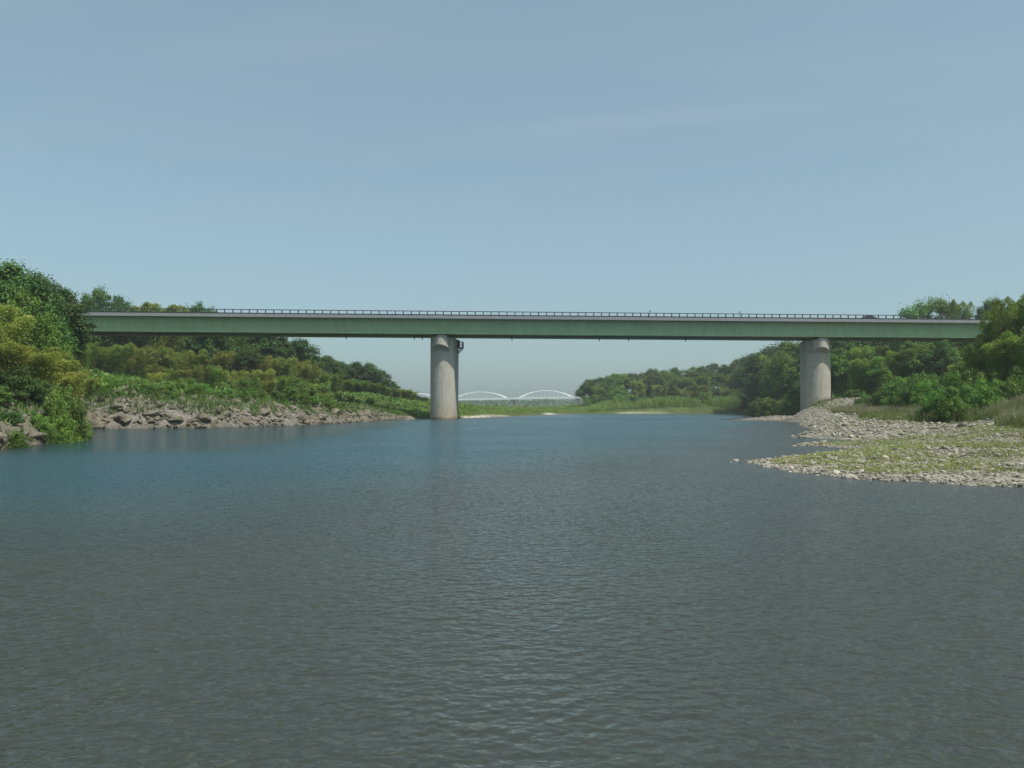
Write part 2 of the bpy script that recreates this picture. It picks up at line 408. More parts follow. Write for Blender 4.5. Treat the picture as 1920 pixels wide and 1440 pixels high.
def axis(fine0, fine1, step, far0, far1, grow=1.18):
    a = list(np.arange(fine0, fine1+.01, step)); s = step; p = fine1
    while p < far1: s *= grow; p += s; a.append(p)
    s = step; p = fine0; b = []
    while p > far0: s *= grow; p -= s; b.append(p)
    return np.array(b[::-1] + a)
def grid_mesh(name, xs, ys, fz, mat, attrs_f):
    X, Y = np.meshgrid(xs, ys); x = X.ravel(); y = Y.ravel()
    z, at_ = fz(x, y)
    nx, ny = len(xs), len(ys)
    i = np.arange(nx*ny).reshape(ny, nx)
    Fa = np.stack([i[:-1,:-1], i[:-1,1:], i[1:,1:], i[1:,:-1]], -1).reshape(-1, 4)
    return mesh_np(name, np.stack([x, y, z], 1), Fa, mat, True, [(k, 'POINT', v) for k, v in at_])
def ground_f(x, y):
    z, d = terrain(x, y)
    nz = fbm(x*.25, y*.25, o=4, seed=31)
    right = (x > 8) & (y < 228)
    g = right*sstep(0, 1.5, 3.4 + nz*1.2 - z + np.where(y > 165, 3.2, 0)*sstep(20, 9, np.hypot(x-80, y-186)))
    veg = sstep(8, 13, d + nz*3)*right*(y < 165)*(z > 1.5)
    g = g*(1-veg)
    g = np.where(d < 0, right, g)
    rocky = ((x < -12) & (y < 208))*sstep(15, 8, d + nz*6)
    sand = ((y > 228) & (x < 135) & (x > -14))*sstep(2.6 + 2*fbm(x*.03, y*.03, o=2, seed=4), 1.2, d)*sstep(-.2, .2, fbm(x*.025, y*.025, o=2, seed=77)+.05)
    bed = sstep(.35, -.25, d)
    return z, [('gravel', g), ('rocky', rocky), ('sand', sand), ('bed', bed)]
gm = grid_mesh('ground', axis(-150, 190, 1.5, -5000, 5000), axis(-40, 480, 1.5, -900, 9000), ground_f, M['ground'], None)
tag(link('ground', gm), kind='structure')
def water_f(x, y):
    z, d = terrain(x, y, True)
    dep = np.maximum(-z, 0)
    dl = poly_dist(x, y, np.vstack([np.array([p for p in LEFT if 30 < p[1] < 230]), [(-200, 230), (-200, 30)]]))
    calm = sstep(11, 1.5, -dl + 5*fbm(x*.07, y*.22, o=3, seed=88)) * sstep(44, 60, y) * sstep(-14, -24, x)
    return np.zeros_like(x), [('calm', calm), ('deep', np.clip(1-np.exp(-np.maximum(dep-.25, 0)*.9), 0, 1))]
wm = grid_mesh('river_water', np.arange(-75, 150, 1.5), np.arange(-78, 450, 1.5), water_f, M['water'], None)
tag(link('river_water', wm), kind='structure')

# ------------------------------------------------------------------ foliage prototypes (unit height)
def quads(C, N, T, L, W):
    """leaf diamonds: centre, normal, long axis, half length, half width"""
    N = N/np.maximum(np.linalg.norm(N, axis=1, keepdims=True), 1e-6)
    T = T - N*np.sum(N*T, 1, keepdims=True); T = T/np.maximum(np.linalg.norm(T, axis=1, keepdims=True), 1e-6)
    B = np.cross(N, T)
    L = np.asarray(L).reshape(-1, 1); W = np.asarray(W).reshape(-1, 1)
    V = np.stack([C-T*L, C+B*W-T*L*.1, C+T*L, C-B*W-T*L*.1], 1).reshape(-1, 3)
    Fa = np.arange(len(C)*4).reshape(-1, 4)
    return V, Fa
def rdir(n):
    v = rng.normal(size=(n, 3)); return v/np.linalg.norm(v, axis=1, keepdims=True)
def leaf_mesh(name, C, N, T, L, W, tint, mat):
    V, Fa = quads(C, N, T, L, W)
    return mesh_np(name, V, Fa, mat, False, [('tint', 'FACE', tint)])
def tree_proto(mat, clumps=150, per=140, rad=(.42,.42,.44), cz=.55, leaf=.0125, flat=.95, lobes=7, cr=(.035,.10)):
    # lobes: big boughs spread through the crown, each carrying small clumps of leaves
    lob = rdir(lobes)*rng.uniform(.45, .68, (lobes, 1))*np.array(rad); lob[0] = (0, 0, .50*rad[2]); lr = rng.uniform(.34, .52, lobes); lr[0] = .5
    k = rng.integers(0, lobes, clumps)
    d = rdir(clumps); d[:, 2] = np.where(d[:, 2] < -.6, -d[:, 2], d[:, 2])
    cc = lob[k] + d*lr[k][:, None]*np.array(rad)*rng.uniform(.6, 1.1, (clumps, 1))
    cc[:, 2] = np.maximum(cc[:, 2] + cz, .10)
    crd = rng.uniform(cr[0], cr[1], clumps)
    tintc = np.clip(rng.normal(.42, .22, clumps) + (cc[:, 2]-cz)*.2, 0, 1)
    n = clumps*per; i = np.repeat(np.arange(clumps), per)
    o = rdir(n); o[:, 2] = np.where(o[:, 2] < -.5, -o[:, 2], o[:, 2])
    rr = rng.uniform(.1, 1.0, (n, 1))**.5
    rr = rr*np.where(rng.random((n, 1)) < .18, rng.uniform(1, 2.0, (n, 1)), 1)
    C = cc[i] + o*rr*crd[i][:, None]*np.array([1.25, 1.25, flat])
    Nn = o*.8 + np.array([0, 0, .55]) + rdir(n)*.65
    s = leaf*rng.uniform(.6, 1.4, n)
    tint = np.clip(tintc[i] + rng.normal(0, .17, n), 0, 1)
    top = np.percentile(C[:, 2], 99.7); C[:, 2] *= 1.0/top; cc[:, 2] *= 1.0/top
    crown = leaf_mesh('crown', C, Nn, rdir(n), s, s*.6, tint, mat)
    mb = MB()
    bend = [(0,0,-.06), (random.uniform(-.015,.015), random.uniform(-.015,.015), .12), (random.uniform(-.03,.03), random.uniform(-.03,.03), .28), (random.uniform(-.04,.04), random.uniform(-.04,.04), .5), (0,0,.72)]
    mb.tube(bend, [.026,.021,.017,.010,.003], 8)
    for j in range(9):
        c = cc[random.randrange(clumps)]
        b = Vector(bend[2]).lerp(Vector(bend[3]), random.uniform(-.3, .8)); e = Vector(c)
        mid = b.lerp(e, .5) + Vector((0, 0, -.02))
        mb.tube([b, mid, e], [.009,.006,.002], 5)
    return crown, mb.mesh('trunk', M['bark'], 0, R(50))
def shrub_proto(mat, clumps=60, per=150, leaf=.026, flat=.8, wide=.62):
    d = rdir(clumps); d[:, 2] = np.abs(d[:, 2])
    cc = d*np.array([wide, wide, .72])*rng.uniform(.45, 1.0, (clumps, 1)); cc[:, 2] += .08
    cr = rng.uniform(.09, .19, clumps)
    tc = np.clip(rng.normal(.45, .2, clumps), 0, 1)
    n = clumps*per; i = np.repeat(np.arange(clumps), per)
    o = rdir(n); rr = rng.uniform(.2, 1, (n, 1))**.5
    C = cc[i] + o*rr*cr[i][:, None]*np.array([1.1, 1.1, flat]); C[:, 2] = np.maximum(C[:, 2], .0)
    Nn = o*.9 + np.array([0, 0, .6]) + rdir(n)*.6
    s = leaf*rng.uniform(.6, 1.3, n)
    C[:, 2] *= 1/C[:, 2].max()
    crown = leaf_mesh('foliage', C, Nn, rdir(n), s, s*.55, np.clip(tc[i]+rng.normal(0, .16, n), 0, 1), mat)
    mb = MB()
    for j in range(9):
        e = Vector(cc[j]); mb.tube([(e.x*.06, e.y*.06, -.08), (e.x*.4, e.y*.4, e.z*.5), tuple(e)], [.022,.013,.004], 5)
    return crown, mb.mesh('stem', M['bark'])
def bamboo_proto(mat, culms=15, per=330, wide=.22, leaf=.026, low=.06, leans=(.08, .30)):
    mb = MB(); Cs = []; Ts = []; tn = []
    for k in range(culms):
        a = random.uniform(0, 6.28); r0 = wide*math.sqrt(random.random())*.8
        b = Vector((math.cos(a)*r0, math.sin(a)*r0, -.04)); lean = random.uniform(*leans); H = random.uniform(.72, 1.0)
        a2 = a + random.uniform(-.7, .7); dv = Vector((math.cos(a2), math.sin(a2), 0))
        def pos(t): return b + dv*lean*(t**2.4) + Vector((0, 0, H*(t - .24*t**5)*1.25))
        pts = [pos(t) for t in (0, .2, .4, .6, .75, .88, 1)]
        mb.tube(pts, [.0055,.0052,.0048,.004,.003,.002,.0008], 5)
        t = rng.uniform(low, 1.0, per)**.85
        base = np.array([pos(x) for x in t])
        ang = rng.uniform(0, 6.28, per); rad = rng.uniform(.1, 1, per)*.13*(1.12-.7*np.abs(t-.5))
        rad = rad*np.where(t > .9, (1.0-t)/.1*.6+.4, 1)
        off = np.stack([np.cos(ang)*rad, np.sin(ang)*rad, -rad*.45 + rng.normal(0, .01, per)], 1)
        Cs.append(base+off)
        Ts.append(np.stack([np.cos(ang)*.9, np.sin(ang)*.9, -.55 + rng.normal(0, .35, per)], 1))
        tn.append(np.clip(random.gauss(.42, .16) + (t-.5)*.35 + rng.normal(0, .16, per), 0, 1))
    C = np.vstack(Cs); T = np.vstack(Ts); tint = np.concatenate(tn); n = len(C)
    top = C[:, 2].max(); C[:, 2] /= top
    Nn = rdir(n)*.8 + np.array([0, 0, .7])
    s = leaf*rng.uniform(.6, 1.3, n)
    return leaf_mesh('foliage', C, Nn, T, s, s*.30, tint, mat), mb.mesh('culms', M['culm'])

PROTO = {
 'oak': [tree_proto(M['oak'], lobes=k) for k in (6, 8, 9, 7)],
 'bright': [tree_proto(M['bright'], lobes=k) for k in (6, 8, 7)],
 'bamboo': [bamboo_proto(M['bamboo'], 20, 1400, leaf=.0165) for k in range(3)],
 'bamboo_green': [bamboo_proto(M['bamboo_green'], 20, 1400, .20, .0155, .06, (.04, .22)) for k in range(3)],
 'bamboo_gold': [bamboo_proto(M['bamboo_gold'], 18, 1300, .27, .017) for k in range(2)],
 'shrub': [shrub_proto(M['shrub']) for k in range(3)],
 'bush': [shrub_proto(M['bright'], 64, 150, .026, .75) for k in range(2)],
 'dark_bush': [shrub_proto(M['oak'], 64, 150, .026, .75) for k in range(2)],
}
WIDTH = {'oak': 1.0, 'bright': 1.0, 'bamboo': .62, 'bamboo_green': .62, 'bamboo_gold': .72, 'shrub': 1.5, 'bush': 1.5, 'dark_bush': 1.5}
NAME = {'oak': 'broadleaf_tree', 'bright': 'broadleaf_tree', 'bamboo': 'bamboo_clump', 'bamboo_green': 'bamboo_clump', 'bamboo_gold': 'bamboo_clump',
        'shrub': 'shrub', 'bush': 'shrub', 'dark_bush': 'shrub'}
CAT = {'broadleaf_tree': 'tree', 'bamboo_clump': 'bamboo', 'shrub': 'shrub'}
LOOK = {'oak': 'dark green tree', 'bright': 'bright green tree', 'bamboo': 'olive yellow bamboo clump', 'bamboo_green': 'green bamboo clump',
        'bamboo_gold': 'golden bamboo clump', 'shrub': 'mid green shrub', 'bush': 'bright leafy shrub', 'dark_bush': 'dark green shrub'}
PARTS = {'broadleaf_tree': ('crown', 'trunk'), 'bamboo_clump': ('foliage', 'culms'), 'shrub': ('foliage', 'stem')}
PLANTS = []     # (object, kind, region, px)
def plant(kind, px, ytop, Y, region, w=None, minh=1.0):
    p = at(px, ytop, Y); g = tz(p.x, Y)
    h = max(p.z - g, minh)
    name = NAME[kind]
    root = thing(name, '', CAT[name], (p.x, Y, g), random.uniform(0, 6.28))
    ww = (w if w is not None else h*WIDTH[kind]*random.uniform(.85, 1.1))
    base = {'broadleaf_tree': .92, 'bamboo_clump': .62, 'shrub': 1.5}[name]
    root.scale = (ww/base, ww/base, h)
    me = random.choice(PROTO[kind])
    for pn, mm in zip(PARTS[name], me): link(pn, mm, root)
    PLANTS.append((root, kind, region, px))
    return root
def interp(px, pts):
    return float(np.interp(px, [p[0] for p in pts], [p[1] for p in pts]))

# --- left bank, before the bridge
rg = 'on the near left rocky point'
for a in [('dark_bush',25,683,72,6.5),('dark_bush',60,700,74,5),('shrub',108,716,70,3.6),('shrub',135,742,70,3.2),('bush',120,770,68,3.2),('shrub',70,770,66,3),
          ('shrub',150,775,75,2.6),('dark_bush',15,760,62,3),('shrub',-20,720,66,5),('shrub',35,800,58,2.2),('bush',160,792,77,1.9),('shrub',95,800,66,2.2)]:
    plant(a[0], a[1], a[2], a[3], rg, a[4])
rg = 'on the left bank before the bridge'
for a in [('bamboo',5,575,92,6),('bamboo',-25,560,92,7),('bamboo_gold',35,655,86,6),('bamboo_gold',75,668,90,6),('bamboo_gold',98,672,96,5),('bamboo',122,682,104,5),
          ('bamboo_gold',10,640,84,6),('bamboo',60,640,92,6),('bamboo_gold',104,694,88,4.5),('bamboo_gold',138,706,112,4.5),('shrub',168,714,116,4.5)]:
    plant(a[0], a[1], a[2], a[3], rg, a[4])
rg = 'in the tall left grove'
for a in [('oak',15,494,106,15),('oak',70,515,112,13),('oak',98,535,116,10),('oak',122,556,119,7),('oak',-40,495,102,14),('bright',45,548,100,9),('oak',95,585,108,10),('oak',116,600,117,8),('bright',88,595,98,6),('oak',40,600,106,11),('oak',105,650,112,8)]:
    plant(a[0], a[1], a[2], a[3], rg, a[4])
# --- behind the bridge rail on the left
rg = 'above the railing at the left bridge end'
for a in [('oak',186,540,226,12),('oak',228,556,228,11),('oak',162,552,224,9),('oak',252,576,230,7),('bamboo',272,568,232,11),('bamboo',300,562,230,12),('bamboo',324,576,236,7),('oak',376,569,234,14),('bamboo',345,578,232,7),('oak',398,578,238,9)]:
    plant(a[0], a[1], a[2], a[3], rg, a[4])
# --- under the bridge on the left
rg = 'close behind the bridge on the left'
k = 0
for px in range(165, 560, 26):
    dark = px in range(380, 420) or px > 470
    kind = 'oak' if dark else random.choice(['bamboo','bamboo','bamboo_green','bamboo_gold'])
    plant(kind, px+random.uniform(-6,6), random.uniform(604, 626) if px < 520 else 636, 240+random.uniform(-4, 14), rg)
rg = 'before the left bridge end'
for px in range(196, 345, 17):
    plant(random.choice(['bamboo','bamboo_gold','bamboo','bamboo_green']), px+random.uniform(-4,4), random.uniform(640, 656) + max(0, px-280)*.25, 192+random.uniform(-3, 3), rg, random.uniform(5, 7))
rg = 'midway up the left slope'
for px in range(275, 640, 24):
    kind = random.choice(['bamboo','bamboo','bamboo_green','bamboo_gold','oak' if px > 400 else 'bamboo'])
    yt = interp(px, [(275,655),(400,652),(520,655),(640,700)])
    plant(kind, px+random.uniform(-8,8), yt+random.uniform(-8, 14), 229+random.uniform(-4, 6) + max(0, px-480)*.1, rg)
for px in range(270, 620, 27):
    plant(random.choice(['bamboo','bamboo_green','bamboo_gold','shrub']), px+random.uniform(-8,8), interp(px, [(270,690),(400,686),(620,715)])+random.uniform(-8, 10), 188+random.uniform(-4, 6), rg)
for a in [('bamboo_green',165,640,190),('bamboo_green',150,655,170),('oak',155,632,196),('bamboo_green',185,650,196),('shrub',205,668,196),('shrub',235,680,192),('shrub',180,690,170)]:
    plant(a[0], a[1], a[2], a[3], rg)
rg = 'just above the left rocks'
for px in range(160, 720, 19):
    kind = random.choice(['bamboo_gold','shrub','bamboo','shrub','bush','bamboo_green']) if not 175 < px < 250 else random.choice(['shrub','bush'])
    yt = interp(px, [(160,710),(240,712),(300,700),(420,712),(560,715),(640,738),(720,752)])
    Y = interp(px, [(160,135),(300,155),(450,172),(640,205),(720,228)])
    plant(kind, px+random.uniform(-6,6), yt+random.uniform(-7, 12), Y+random.uniform(-5, 5), rg)
rg = 'on the far left hill skyline'
for a in [('oak',505,628,246,14),('oak',535,636,252,13),('oak',562,651,258,12),('oak',588,664,264,12),('oak',612,667,270,12),('oak',626,676,273,11),('oak',644,682,278,11),('oak',668,679,284,14),('oak',694,681,290,14),('oak',714,695,296,11),('oak',730,713,304,10),
          ('oak',744,729,312,9),('bright',758,737,318,8),('oak',774,741,326,9),('shrub',792,743,334,8),('oak',786,744,338,8)]:
    plant(a[0], a[1], a[2], a[3], rg, a[4])
rg = 'on the far left hill slope'
for i in range(44):
    px = 510 + 265*((i*.618) % 1); sk = interp(px, [(500,635),(560,655),(620,675),(690,690),(730,720),(775,745)])
    t = .12 + .72*((i*.381+.1) % 1); yt = sk + t*(757-sk)
    plant(random.choice(['oak','bamboo_green','oak','bamboo','bright','bamboo_green']), px, yt, 264 + (px-520)*.2 - t*44, rg, random.uniform(6, 9) if px < 720 else random.uniform(4, 6), 4.5)
rg = 'on the low shore by the centre pier'
for px in range(690, 806, 15):
    plant(random.choice(['shrub','bush','shrub']), px+random.uniform(-4,4), interp(px, [(690,756),(740,760),(806,764)])+random.uniform(-3,3), interp(px, [(690,226),(806,252)])+random.uniform(-4,8), rg)

# --- far bank
rg = 'on the low far bank'
for a in [('dark_bush',872,759,470),('dark_bush',885,756,480),('dark_bush',915,758,500),('dark_bush',930,757,505),('dark_bush',945,759,510),('dark_bush',985,759,520),('shrub',1000,760,500),('dark_bush',960,761,520),('shrub',870,762,400),('dark_bush',798,757,420),('dark_bush',783,755,380)]:
    plant(a[0], a[1], a[2], a[3], rg)

# --- right hill beyond the bridge
SKY_R = [(1092,735),(1100,716),(1120,706),(1150,704),(1200,700),(1225,692),(1265,692),(1290,690),(1320,687),(1350,682),(1375,678),(1400,669),(1425,664),(1445,650),(1470,644),(1500,640)]
YB = [(1092,500),(1200,492),(1300,490),(1400,482),(1430,410),(1500,290)]
YF = [(1092,470),(1200,462),(1300,460),(1400,455),(1430,385),(1500,262)]
rg = 'on the far right hill skyline'
px = 1096
while px < 1510:
    plant(random.choice(['oak','oak','bright','oak']) if px != 1096 else 'oak', px, interp(px, SKY_R)+random.uniform(-3, 4), interp(px, YB)+random.uniform(-8, 8), rg)
    px += interp(px, [(1092,15),(1500,25)])*random.uniform(.8, 1.2)
rg = 'on the far right hill slope'
for i in range(84):
    px = random.uniform(1098, 1505); sk = interp(px, SKY_R)
    t = random.uniform(.1, .8); yt = sk + t*(752-sk)
    bam = 1180 < px < 1430 and yt > 700
    plant(random.choice(['bamboo_green','bamboo','bamboo_green','oak']) if bam else random.choice(['oak','oak','bright','bamboo_green']), px, yt, interp(px, YB)*(1-t) + interp(px, YF)*t + random.uniform(-8,0), rg)
for px, yt in ((1318,700),(1332,694),(1345,700),(1338,712),(1205,712),(1196,720)): plant('oak', px, yt, 486, rg, 15)
rg = 'along the far right hill foot'
px = 1100
while px < 1500:
    plant(random.choice(['shrub','dark_bush','bush']), px, interp(px, [(1100,742),(1300,738),(1420,735),(1500,728)])+random.uniform(-4,6), interp(px, YF)-3+random.uniform(-6,4), rg)
    px += random.uniform(13, 22)

# --- right bank behind and around the bridge
rg = 'behind the right end of the bridge'
for px in range(1545, 1930, 27):
    plant(random.choice(['oak','oak','bright']), px, random.uniform(604, 630), 250+random.uniform(-3, 14), rg)
for px in range(1560, 1800, 30):
    plant(random.choice(['bright','bamboo_green','bamboo_green']), px, random.uniform(640, 668), 240+random.uniform(-2, 6), rg)
rg = 'above the railing at the right bridge end'
for a in [('bright',1706,577,234,15),('bright',1728,568,236,16),('bright',1752,561,238,18),('bright',1780,569,240,14),('bamboo_green',1798,560,236,8),('bright',1812,578,236,8),('oak',1846,568,234,11),('bright',1866,560,236,12)]:
    plant(a[0], a[1], a[2], a[3], rg, a[4])
rg = 'on the right bank before the bridge'
for px in range(1612, 1790, 17):
    plant(random.choice(['bamboo_green','bamboo_green','bamboo','bright','bamboo_green']), px+random.uniform(-6,6), interp(px, [(1572,672),(1640,662),(1720,664),(1790,650)])+random.uniform(-8,12), interp(px, [(1590,200),(1650,195),(1680,190),(1790,176)])+random.uniform(-6,6), rg)
for a in [('bright',1705,640,182,9),('bright',1740,645,178,9),('oak',1770,640,175,9),('bright',1660,690,176,6)]:
    plant(a[0], a[1], a[2], a[3], rg, a[4])
rg = 'in the tall stand at right'
for a in [('bamboo_green',1832,655,122,4.5),('bamboo_green',1848,634,120,4.5),('bamboo',1862,616,116,4.5),('bamboo_green',1874,598,114,4.5),('bamboo_green',1884,580,112,4.5),('bamboo_green',1896,568,110,5),('bamboo_green',1908,552,108,5),
          ('bamboo',1910,560,106),('bamboo_green',1928,546,104),('bamboo_green',1950,545,104),('bamboo',1826,668,112,5),('bamboo_green',1850,645,108),('bamboo',1876,636,106),('bamboo_green',1890,622,102),('bamboo',1915,630,100),('bamboo_green',1935,610,98)]:
    plant(a[0], a[1], a[2], a[3], rg, a[4] if len(a) > 4 else 5.5)
rg = 'on the right gravel terrace'
for a in [('bush',1690,706,140,8),('bush',1665,722,150,7),('shrub',1715,700,132,7),('bush',1745,698,118,7),('bush',1742,712,110,5.5),('bush',1768,705,106,5.5),('bush',1796,694,104,6.5),('shrub',1832,688,102,6.5),('bush',1865,692,100,6.5),('bush',1900,684,98,6.5),('shrub',1930,680,96,6),
          ('bush',1765,722,98,4),('shrub',1795,718,98,4.5),('bush',1825,714,96,5),('bush',1860,708,94,5),('bush',1895,704,92,5),('bush',1925,700,90,5),('shrub',1640,735,160,5),('bush',1618,732,176,5),('shrub',1600,728,190,5),('dark_bush',1575,735,202,4),
          ('shrub',1700,728,120,5),('bush',1725,735,108,4),('bush',1752,730,86,4),('bush',1778,726,84,4.5),('shrub',1806,722,83,4.5),('bush',1834,720,82,4.5),('bush',1862,722,84,4),('bush',1768,744,82,3),('shrub',1796,742,80,3)]:
    plant(a[0], a[1], a[2], a[3], rg, a[4])
rg = 'by the right pier foot'
for px in range(1425, 1500, 12):
    plant(random.choice(['shrub','bush']), px, random.uniform(742, 750), 262+random.uniform(-6, 20), rg)

UN = ['first','second','third','fourth','fifth','sixth','seventh','eighth','ninth']
ORD = UN + ['tenth','eleventh','twelfth','thirteenth','fourteenth','fifteenth','sixteenth','seventeenth','eighteenth','nineteenth']
for tens, th in (('twenty','twentieth'),('thirty','thirtieth'),('forty','fortieth'),('fifty','fiftieth'),('sixty','sixtieth')): ORD += [th] + [tens + '-' + u for u in UN]
byk = {}
for root, kind, region, px in PLANTS: byk.setdefault((region, kind), []).append((px, root))
for (region, kind), lst in byk.items():
    lst.sort(key=lambda a: a[0])
    for i, (px, root) in enumerate(lst):
        root['label'] = ('%s %s from the left %s' % (ORD[i], LOOK[kind], region)) if len(lst) > 1 else 'only %s %s' % (LOOK[kind], region)
        root['group'] = ('%ss %s' % (LOOK[kind], region)).replace('bushs', 'bushes')

# ------------------------------------------------------------------ ground cover (stuff)
def scatter_leaves(name, mask_f, box, n, size, mat, hfun, seed, flat=.6):
    r = np.random.default_rng(seed)
    x = r.uniform(box[0], box[1], n); y = r.uniform(box[2], box[3], n)
    z, d = terrain(x, y)
    k = mask_f(x, y, z, d, r); x, y, z, d = x[k], y[k], z[k], d[k]; m = len(x)
    hh = hfun(x, y, r)
    C = np.stack([x, y, z + hh*r.uniform(.0, 1.0, m)], 1)
    v = r.normal(size=(m, 3)); v /= np.linalg.norm(v, axis=1, keepdims=True)
    t = r.normal(size=(m, 3))
    s = size*r.uniform(.6, 1.4, m)
    tint = np.clip(.45 + fbm(x*.3, y*.3, o=3, seed=seed)*.5 + r.normal(0, .15, m), 0, 1)
    V, Fa = quads(C, v*.8 + np.array([0, 0, .8]), t, s, s*.5)
    return mesh_np(name, V, Fa, mat, False, [('tint', 'FACE', tint)])
def bumpy(lo, hi, f=.25, seed=1):
    return lambda x, y, r: lo + (hi-lo)*np.clip(.5+.8*fbm(x*f, y*f, o=3, seed=seed), 0, 1)
um = scatter_leaves('undergrowth', lambda x, y, z, d, r: (d > 5 + 6*(fbm(x*.2, y*.2, o=3, seed=8)+.3)) & (x < -14) , (-140, -14, 45, 380), 120000, .33, M['shrub'], bumpy(.3, 1.8), 41)
tag(link('undergrowth', um), 'tangled green undergrowth covering the left hillside', 'undergrowth', kind='stuff')
um = scatter_leaves('undergrowth', lambda x, y, z, d, r: (d > 7) & (x > 38) & ((z > 3.4) | (y > 228)) & (np.hypot(x-82, y-188) > 9) & (r.random(len(x)) < np.where(y > 235, .9, .8)), (38, 230, 30, 520), 150000, .36, M['shrub'], bumpy(.3, 1.8), 43)
tag(link('undergrowth', um), 'tangled green undergrowth covering the right bank and hillside', 'undergrowth', kind='stuff')

def blades(name, x, y, z, h, w, lean, mat, seed, tint=None, two=False):
    r = np.random.default_rng(seed); m = len(x)
    a = r.uniform(0, 6.28, m); b = r.uniform(0, 6.28, m)
    dx, dy = np.cos(a)*w/2, np.sin(a)*w/2
    lx, ly = np.cos(b)*lean*h, np.sin(b)*lean*h
    A = np.stack([x-dx, y-dy, z-.03], 1); B = np.stack([x+dx, y+dy, z-.03], 1)
    C1 = np.stack([x+dx*.7+lx*.35, y+dy*.7+ly*.35, z+h*.6], 1); D1 = np.stack([x-dx*.7+lx*.35, y-dy*.7+ly*.35, z+h*.6], 1)
    E = np.stack([x+lx+dx*.12, y+ly+dy*.12, z+h], 1); E2 = np.stack([x+lx-dx*.12, y+ly-dy*.12, z+h], 1)
    V = np.stack([A, B, C1, D1, E, E2], 1).reshape(-1, 3)
    i = np.arange(m)*6
    Fa = np.concatenate([np.stack([i, i+1, i+2, i+3], 1), np.stack([i+3, i+2, i+4, i+5], 1)])
    if tint is None: tint = np.clip(.5 + fbm(x*.25, y*.25, o=3, seed=seed)*.5 + r.normal(0, .2, m), 0, 1)
    low = np.clip(tint*.55 - .1, 0, 1) if two else tint; up = np.clip(.35 + tint*.75, 0, 1) if two else tint
    return mesh_np(name, V, Fa, mat, False, [('tint', 'FACE', np.concatenate([low, up]))])
def pts_in(box, n, mask, seed):
    r = np.random.default_rng(seed)
    x = r.uniform(box[0], box[1], n); y = r.uniform(box[2], box[3], n); z, d = terrain(x, y)
    k = mask(x, y, z, d, r)
    return x[k], y[k], z[k], r
# reeds along the far bank
x, y, z, r = pts_in((-30, 140, 206, 520), 230000, lambda x, y, z, d, r: (d > np.where(y < 240, 1.2, 4.0 + 4*fbm(x*.05, y*.05, o=2, seed=4))) & (d < 48) & (x < 40 + (y-400)*.2 + 90*(y > 400)) & (z < 4.5), 51)
h = (.8 + .9*np.clip((y-250)/150, 0, 1))*(.55 + .8*np.clip(.5+fbm(x*.09, y*.09, o=3, seed=52), 0, 1))*np.clip(.4 + .2*(z), .5, 1.2)*(1 + 1.5*sstep(28, 62, x))
tag(link('reeds', blades('reeds', x, y, z, h, .17, .4, M['reed'], 53)), 'pale green reeds growing along the far river bank', 'reeds', kind='stuff')
x, y, z, r = pts_in((88, 135, 228, 360), 22000, lambda x, y, z, d, r: (d > 1.0) & (d < 16), 54)
tag(link('reeds', blades('reeds', x, y, z, 2.4*r.uniform(.6, 1.1, len(x)), .22, .45, M['reed'], 55)), 'tall pale reed bed left of the right pier', 'reeds', kind='stuff')
# dry grass on the right terrace
def terr_mask(x, y, z, d, r):
    n = fbm(x*.12, y*.12, o=3, seed=61)
    return (z > 1.6 + n*.25) & (d > 7.0 + n*3 - 2.5*sstep(70, 50, y)) & (r.random(len(x)) < .9) & (np.hypot(x-79, y-184) > 6)
x, y, z, r = pts_in((28, 92, 40, 200), 330000, terr_mask, 62)
hh = .95*r.uniform(.6, 1.25, len(x))*(1+.35*fbm(x*.2, y*.2, o=2, seed=64))
g = fbm(x*.09, y*.09, o=3, seed=65) > .05 + .2*sstep(75, 45, y)
tag(link('dry_grass', blades('dry_grass', x[~g], y[~g], z[~g], hh[~g]*1.2, .026, .38, M['dry_grass'], 66, two=True)), 'purplish brown dry grass on the terrace above the gravel', 'grass', kind='stuff')
k = r.random(len(x)) < .55
tag(link('tall_grass', blades('tall_grass', x[k], y[k], z[k], hh[k]*.6, .05, .5, M['grass'], 67)), 'green tall grass growing along the right terrace', 'grass', kind='stuff')
# short grass on the gravel
def bar_mask(x, y, z, d, r):
    n = fbm(x*.16, y*.30, o=4, seed=71)
    cover = sstep(-.16, .06, n + .30*sstep(3.2, .5, np.abs(y - 52 - .25*(x-25)) - 4) - .22*sstep(2.6, 1.2, d))
    cover = cover*np.where(y < 70, 1.0, .28)
    return (d > 1.0) & (z < 2.2) & (r.random(len(x)) < cover)
x, y, z, r = pts_in((12, 60, 28, 130), 420000, bar_mask, 72)
tag(link('bar_grass', blades('bar_grass', x, y, z, (.15*r.uniform(.4, 1.3, len(x))), .034, .8, M['grass'], 73)), 'short yellow green grass sprouting through the gravel bar', 'grass', kind='stuff')
# grassy embankment and low tufts on the left
x, y, z, r = pts_in((-110, -20, 130, 215), 60000, lambda x, y, z, d, r: (d > 10), 75)
tag(link('bank_grass', blades('bank_grass', x, y, z, .9*r.uniform(.4, 1.2, len(x)), .12, .5, M['reed'], 76)), 'rough green grass on the embankment below the left bridge end', 'grass', kind='stuff')

